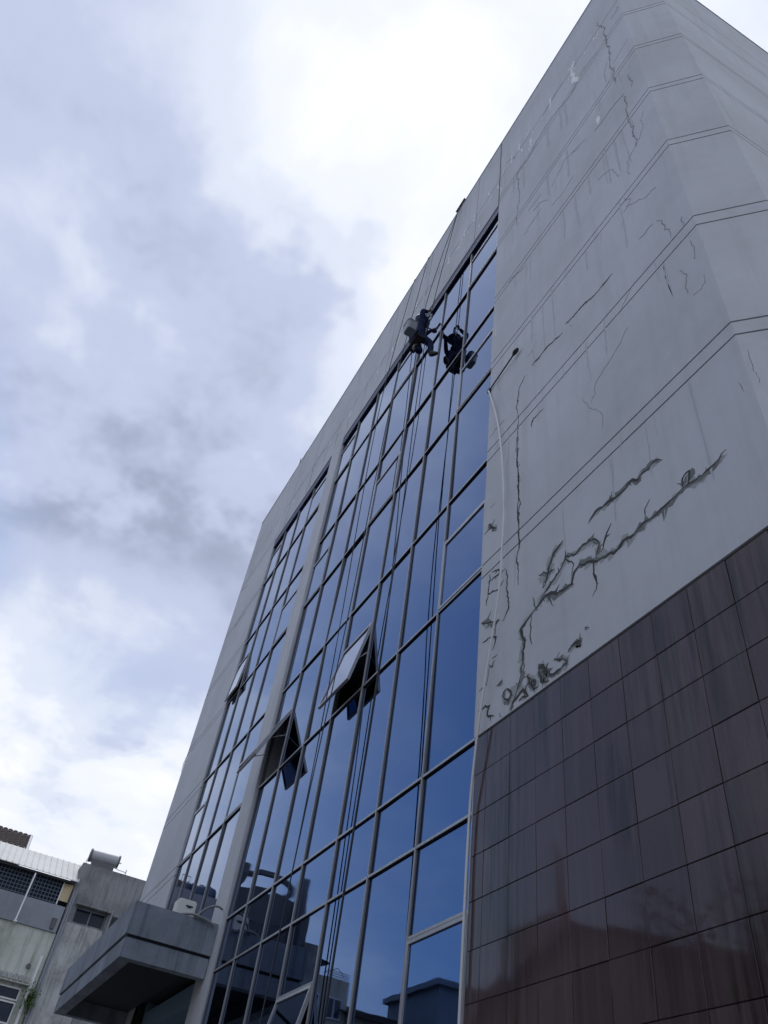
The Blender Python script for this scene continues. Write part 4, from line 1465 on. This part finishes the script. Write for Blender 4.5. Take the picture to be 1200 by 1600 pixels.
for yy in (-1.95, -2.35):
    AC = thing('air_conditioner', 'pale outdoor air conditioner unit on the reflected stair tower, ' + ('nearer the corner post' if yy > -2 else 'farther from the corner post'), 'air conditioner', (NX - 0.1, ry(yy), nz(10.9)))
    box('casing', 'appliance_white', AC, NX - 0.26, NX + 0.1, ry(yy) - 0.2, ry(yy) + 0.2, nz(10.98), nz(11.25))
    bm = bmesh.new()
    add_cyl(bm, (NX + 0.101, ry(yy), nz(11.12)), (NX + 0.12, ry(yy), nz(11.12)), 0.13, 0.13, 14)
    obj('fan_grille', bm, 'gasket_and_shade', AC)

LB_ = simple_block('parapet_annex', 'low dark annex beside the reflected stair tower', 'raw_concrete', NX - 5, NX + 0.4, ry(-4.72), ry(-4.12), nz(10.7))
DK = simple_block('deck_building', 'flat-roofed building under the satellite dish, seen in the glass', 'cream_paint', NX - 7, NX + 0.2, ry(-6.75), ry(-4.74), nz(9.95),
                  [(ry(-6.5), ry(-5.9), nz(8.6), nz(9.3), 1), (ry(-5.6), ry(-5.0), nz(8.6), nz(9.3), 1)])
DS = thing('satellite_dish', 'large dark satellite dish on the flat roof reflected low in the main bay', 'satellite dish', (NX - 1, ry(-5.35), nz(9.9)))
bm = bmesh.new()
ctr = Vector((NX - 1, ry(-5.35), nz(10.42)))
tilt = Matrix.Rotation(math.radians(8), 3, 'X') @ Matrix.Rotation(math.radians(10), 3, 'Y')
rd = 0.98
rings = []
for i in range(1, 8):
    r_ = rd * i / 7
    rings.append([bm.verts.new(ctr + tilt @ Vector((r_ * math.cos(2 * math.pi * k / 28), r_ * math.sin(2 * math.pi * k / 28), 0.36 * (i / 7) ** 2))) for k in range(28)])
c0 = bm.verts.new(ctr)
for k in range(28):
    bm.faces.new((c0, rings[0][k], rings[0][(k + 1) % 28]))
for a, b_ in zip(rings, rings[1:]):
    for k in range(28):
        bm.faces.new((a[k], b_[k], b_[(k + 1) % 28], a[(k + 1) % 28]))
g = bmesh.ops.extrude_face_region(bm, geom=list(bm.faces))
for v in g['geom']:
    if isinstance(v, bmesh.types.BMVert):
        v.co.z -= 0.03
smooth(obj('reflector', bm, 'black_metal', DS))
bm = bmesh.new()
tip = ctr + tilt @ Vector((0, 0, 0.78))
for k in range(3):
    a = 2.1 * k
    add_tube(bm, [ctr + tilt @ Vector((rd * 0.9 * math.cos(a), rd * 0.9 * math.sin(a), 0.30)), tip], 0.015, 5)
add_cyl(bm, tuple(tip - Vector((0, 0, 0.06))), tuple(tip + Vector((0, 0, 0.12))), 0.06, 0.05, 8)
obj('feed_arm', bm, 'black_metal', DS)
bm = bmesh.new()
add_tube(bm, [(ctr.x, ctr.y, nz(9.9) - 0.55), (ctr.x, ctr.y, ctr.z - 0.05)], [0.10, 0.08], 8)
obj('mast', bm, 'black_metal', DS)
CG = thing('wire_cage', 'open wire cage on the roof edge next to the reflected satellite dish', 'cage', (NX - 0.5, ry(-6.3), nz(9.2)))
bm = bmesh.new()
y0, y1, z0, z1 = ry(-6.72), ry(-5.9), nz(9.96), nz(10.28)
for k in range(12):
    yy = y0 + (y1 - y0) * k / 11
    add_tube(bm, [(NX + 0.1, yy, z0), (NX + 0.1, yy, z1 - 0.1)], 0.012, 4)
for k in range(4):
    z_ = z0 + (z1 - 0.1 - z0) * k / 3
    add_tube(bm, [(NX + 0.1, y0, z_), (NX + 0.1, y1, z_)], 0.012, 4)
add_tube(bm, [(NX - 0.6, y0, z1 - 0.1), (NX - 0.2, (y0 + y1) / 2, z1 + 0.15), (NX - 0.6, y1, z1 - 0.1)], 0.02, 4)
obj('bars', bm, 'black_metal', CG)


def gable_house(name, label, wallm, roofm, x0, x1, y0, y1, ze, zr_, axis='x', wins=True):
    """two-storey house with a tiled gable roof, ridge along the axis"""
    h = thing(name, label, 'house', ((x0 + x1) / 2, (y0 + y1) / 2, 0))
    box('wall', wallm, h, x0, x1, y0, y1, 0, ze)
    bm = bmesh.new()
    ov = 0.5
    if axis == 'x':
        c = (y0 + y1) / 2
        L, a0, a1 = (x0 - ov, x1 + ov), y0 - ov, y1 + ov
        P = lambda l, a, z_: (l, a, z_)
    else:
        c = (x0 + x1) / 2
        L, a0, a1 = (y0 - ov, y1 + ov), x0 - ov, x1 + ov
        P = lambda l, a, z_: (a, l, z_)
    n = 16
    for a_e in (a0, a1):
        for i in range(n):
            f0, f1 = i / n, min(1, (i + 1.1) / n)
            q = [P(L[0], a_e + (c - a_e) * f0, ze - 0.15 + (zr_ - ze + 0.15) * f0 + 0.07), P(L[1], a_e + (c - a_e) * f0, ze - 0.15 + (zr_ - ze + 0.15) * f0 + 0.07),
                 P(L[1], a_e + (c - a_e) * f1, ze - 0.15 + (zr_ - ze + 0.15) * f1), P(L[0], a_e + (c - a_e) * f1, ze - 0.15 + (zr_ - ze + 0.15) * f1)]
            up = [bm.verts.new((v[0], v[1], v[2] + 0.02)) for v in q]
            dn = [bm.verts.new((v[0], v[1], v[2] - 0.03)) for v in q]
            bm.faces.new(up)
            bm.faces.new(dn[::-1])
            for k in range(4):
                bm.faces.new((up[k], dn[k], dn[(k + 1) % 4], up[(k + 1) % 4]))
    obj('roof', bm, roofm, h)
    bm = bmesh.new()
    for l in (L[0] + ov, L[1] - ov):
        f = [bm.verts.new(P(l, a0 + ov, ze)), bm.verts.new(P(l, a1 - ov, ze)), bm.verts.new(P(l, c, zr_ - 0.12))]
        bm.faces.new(f)
    obj('gable', bm, wallm, h)
    bm = bmesh.new()
    add_tube(bm, [P(L[0], c, zr_ + 0.02), P(L[1], c, zr_ + 0.02)], 0.12, 6)
    obj('ridge', bm, roofm, h)
    if wins:
        for k in range(max(2, int((x1 - x0) / 2.6))):
            xx = x0 + 0.8 + k * 2.5
            if xx + 1.3 > x1:
                break
            for z_ in (1.0, 4.2):
                if z_ + 1.5 < ze:
                    w_ = box('window', 'white_trim', h, xx, xx + 1.3, y1 - 0.02, y1 + 0.05, z_, z_ + 1.4)
                    box('pane', 'dark_glass', w_, xx + 0.08, xx + 1.22, y1 + 0.052, y1 + 0.06, z_ + 0.08, z_ + 1.32)
    return h


gable_house('terrace_house', 'dark tiled terrace roof low in the reflected skyline', 'cream_paint', 'roof_tile_dark', NX - 8, NX + 0.5, ry(-10.3), ry(-6.8), nz(8.9), nz(9.75), 'y', False)
simple_block('stair_house', 'small flat-topped roof house at the right of the reflected skyline', 'grey_paint', NX - 6, NX + 0.3, ry(-12.6), ry(-10.5), nz(10.75))
bm = bmesh.new()
add_box(bm, NX - 6.3, NX + 0.6, ry(-12.8), ry(-10.3), nz(10.752), nz(10.752) + 0.3)
tag(obj('roof_canopy', bm, 'grey_paint'), 'overhanging slab on top of the reflected roof house', 'roof slab')

# across the street, shown dimly by the granite
gable_house('street_house', 'broad tiled house across the street with a tall ridge', 'brick_red_paint', 'roof_tile', -42, -30.2, -17, -10.2, 7.6, 10.4, 'x')
gable_house('street_house', 'middle tiled house across the street with a lower ridge', 'cream_paint', 'roof_tile_dark', -29.0, -15.4, -18, -10.4, 8.6, 10.95, 'y')
gable_house('street_house', 'nearest tiled house across the street facing the granite wall', 'stained_wall', 'roof_tile', -12.8, -3.0, -18.5, -10.6, 6.4, 9.4, 'x')
gable_house('street_house', 'tiled house across the street behind the camera', 'cream_paint', 'roof_tile_dark', -2.2, 8.6, -18, -10.4, 6.0, 8.8, 'x')
gable_house('street_house', 'easternmost tiled house across the street', 'brick_red_paint', 'roof_tile', 9.6, 20, -18, -10.4, 6.2, 9.2, 'x')
simple_block('roof_room', 'pale square roof room rising behind the tiled house across the street', 'pale_render', -26.9, -24.2, -13.2, -10.9, 11.9)
BN = thing('pennant', 'tall red pennant on a pole across the street, mirrored in the granite', 'flag', (-22.9, -10.2, 0))
bm = bmesh.new()
add_tube(bm, [(-22.9, -10.15, 0.0), (-22.9, -10.15, 11.0), (-22.85, -10.15, 14.0)], [0.04, 0.03, 0.015], 6)
obj('pole', bm, 'white_trim', BN)
bm = bmesh.new()
pv = None
for i in range(15):
    f = i / 14
    z_ = 11.2 + 2.7 * f
    w_ = 0.55 * (1 - f) ** 0.7 + 0.03
    wob = 0.06 * math.sin(6 * f)
    cur = (bm.verts.new((-22.86, -10.15, z_)), bm.verts.new((-22.86 + w_, -10.15 + wob, z_ - 0.1)))
    if pv:
        bm.faces.new((pv[0], pv[1], cur[1], cur[0]))
    pv = cur
g = bmesh.ops.extrude_face_region(bm, geom=list(bm.faces))
for v in g['geom']:
    if isinstance(v, bmesh.types.BMVert):
        v.co.y += 0.01
obj('cloth', bm, 'red_cloth', BN)

# a street tree: tapered trunk, limbs and a crown of separate leaves
TR = thing('street_tree', 'leafy street tree beside the tiled houses across the street', 'tree', (-14.3, -9.3, 0))
rtree = random.Random(21)
bm = bmesh.new()
add_tube(bm, [(-14.3, -9.3, 0), (-14.25, -9.3, 2.5), (-14.35, -9.25, 4.8), (-14.3, -9.3, 8.8)], [0.22, 0.17, 0.13, 0.06], 10)
tips = []
for k in range(11):
    a = k * 2.4
    z_ = 4.4 + 0.40 * k
    ln = rtree.uniform(1.4, 2.3)
    e = Vector((-14.3 + ln * math.cos(a), -9.3 + ln * math.sin(a) * 0.8, z_ + rtree.uniform(0.8, 1.6)))
    add_tube(bm, [(-14.3, -9.3, z_), ((-14.3 + e.x) / 2, (-9.3 + e.y) / 2, z_ + 0.6), e], [0.07, 0.05, 0.02], 6)
    tips += [e, (e + Vector((-14.3, -9.3, z_))) / 2]
tips.append(Vector((-14.3, -9.3, 9.4)))
obj('trunk', bm, 'bark', TR)
for nm_, m_, cnt in (('crown', 'leaf', 2600), ('crown', 'leaf_pale', 1400)):
    bm = bmesh.new()
    for k in range(cnt):
        t_ = rtree.choice(tips)
        v_ = Vector((rtree.gauss(0, 1), rtree.gauss(0, 1), rtree.gauss(0, 1))).normalized() * rtree.uniform(0.2, 1.0) ** 0.5 * 0.85
        c = t_ + v_
        q = Matrix.Rotation(rtree.uniform(0, 6.3), 3, 'Z') @ Matrix.Rotation(rtree.uniform(-1.1, 1.1), 3, 'X')
        s_ = rtree.uniform(0.07, 0.13)
        bm.faces.new([bm.verts.new(c + q @ Vector(p)) for p in ((-s_ * 0.5, 0, 0), (0, -s_, 0.02), (s_ * 0.5, 0, 0), (0, s_, -0.01))])
    obj(nm_, bm, m_, TR)

for o in bpy.data.objects:
    if '_root' in o:
        del o['_root']
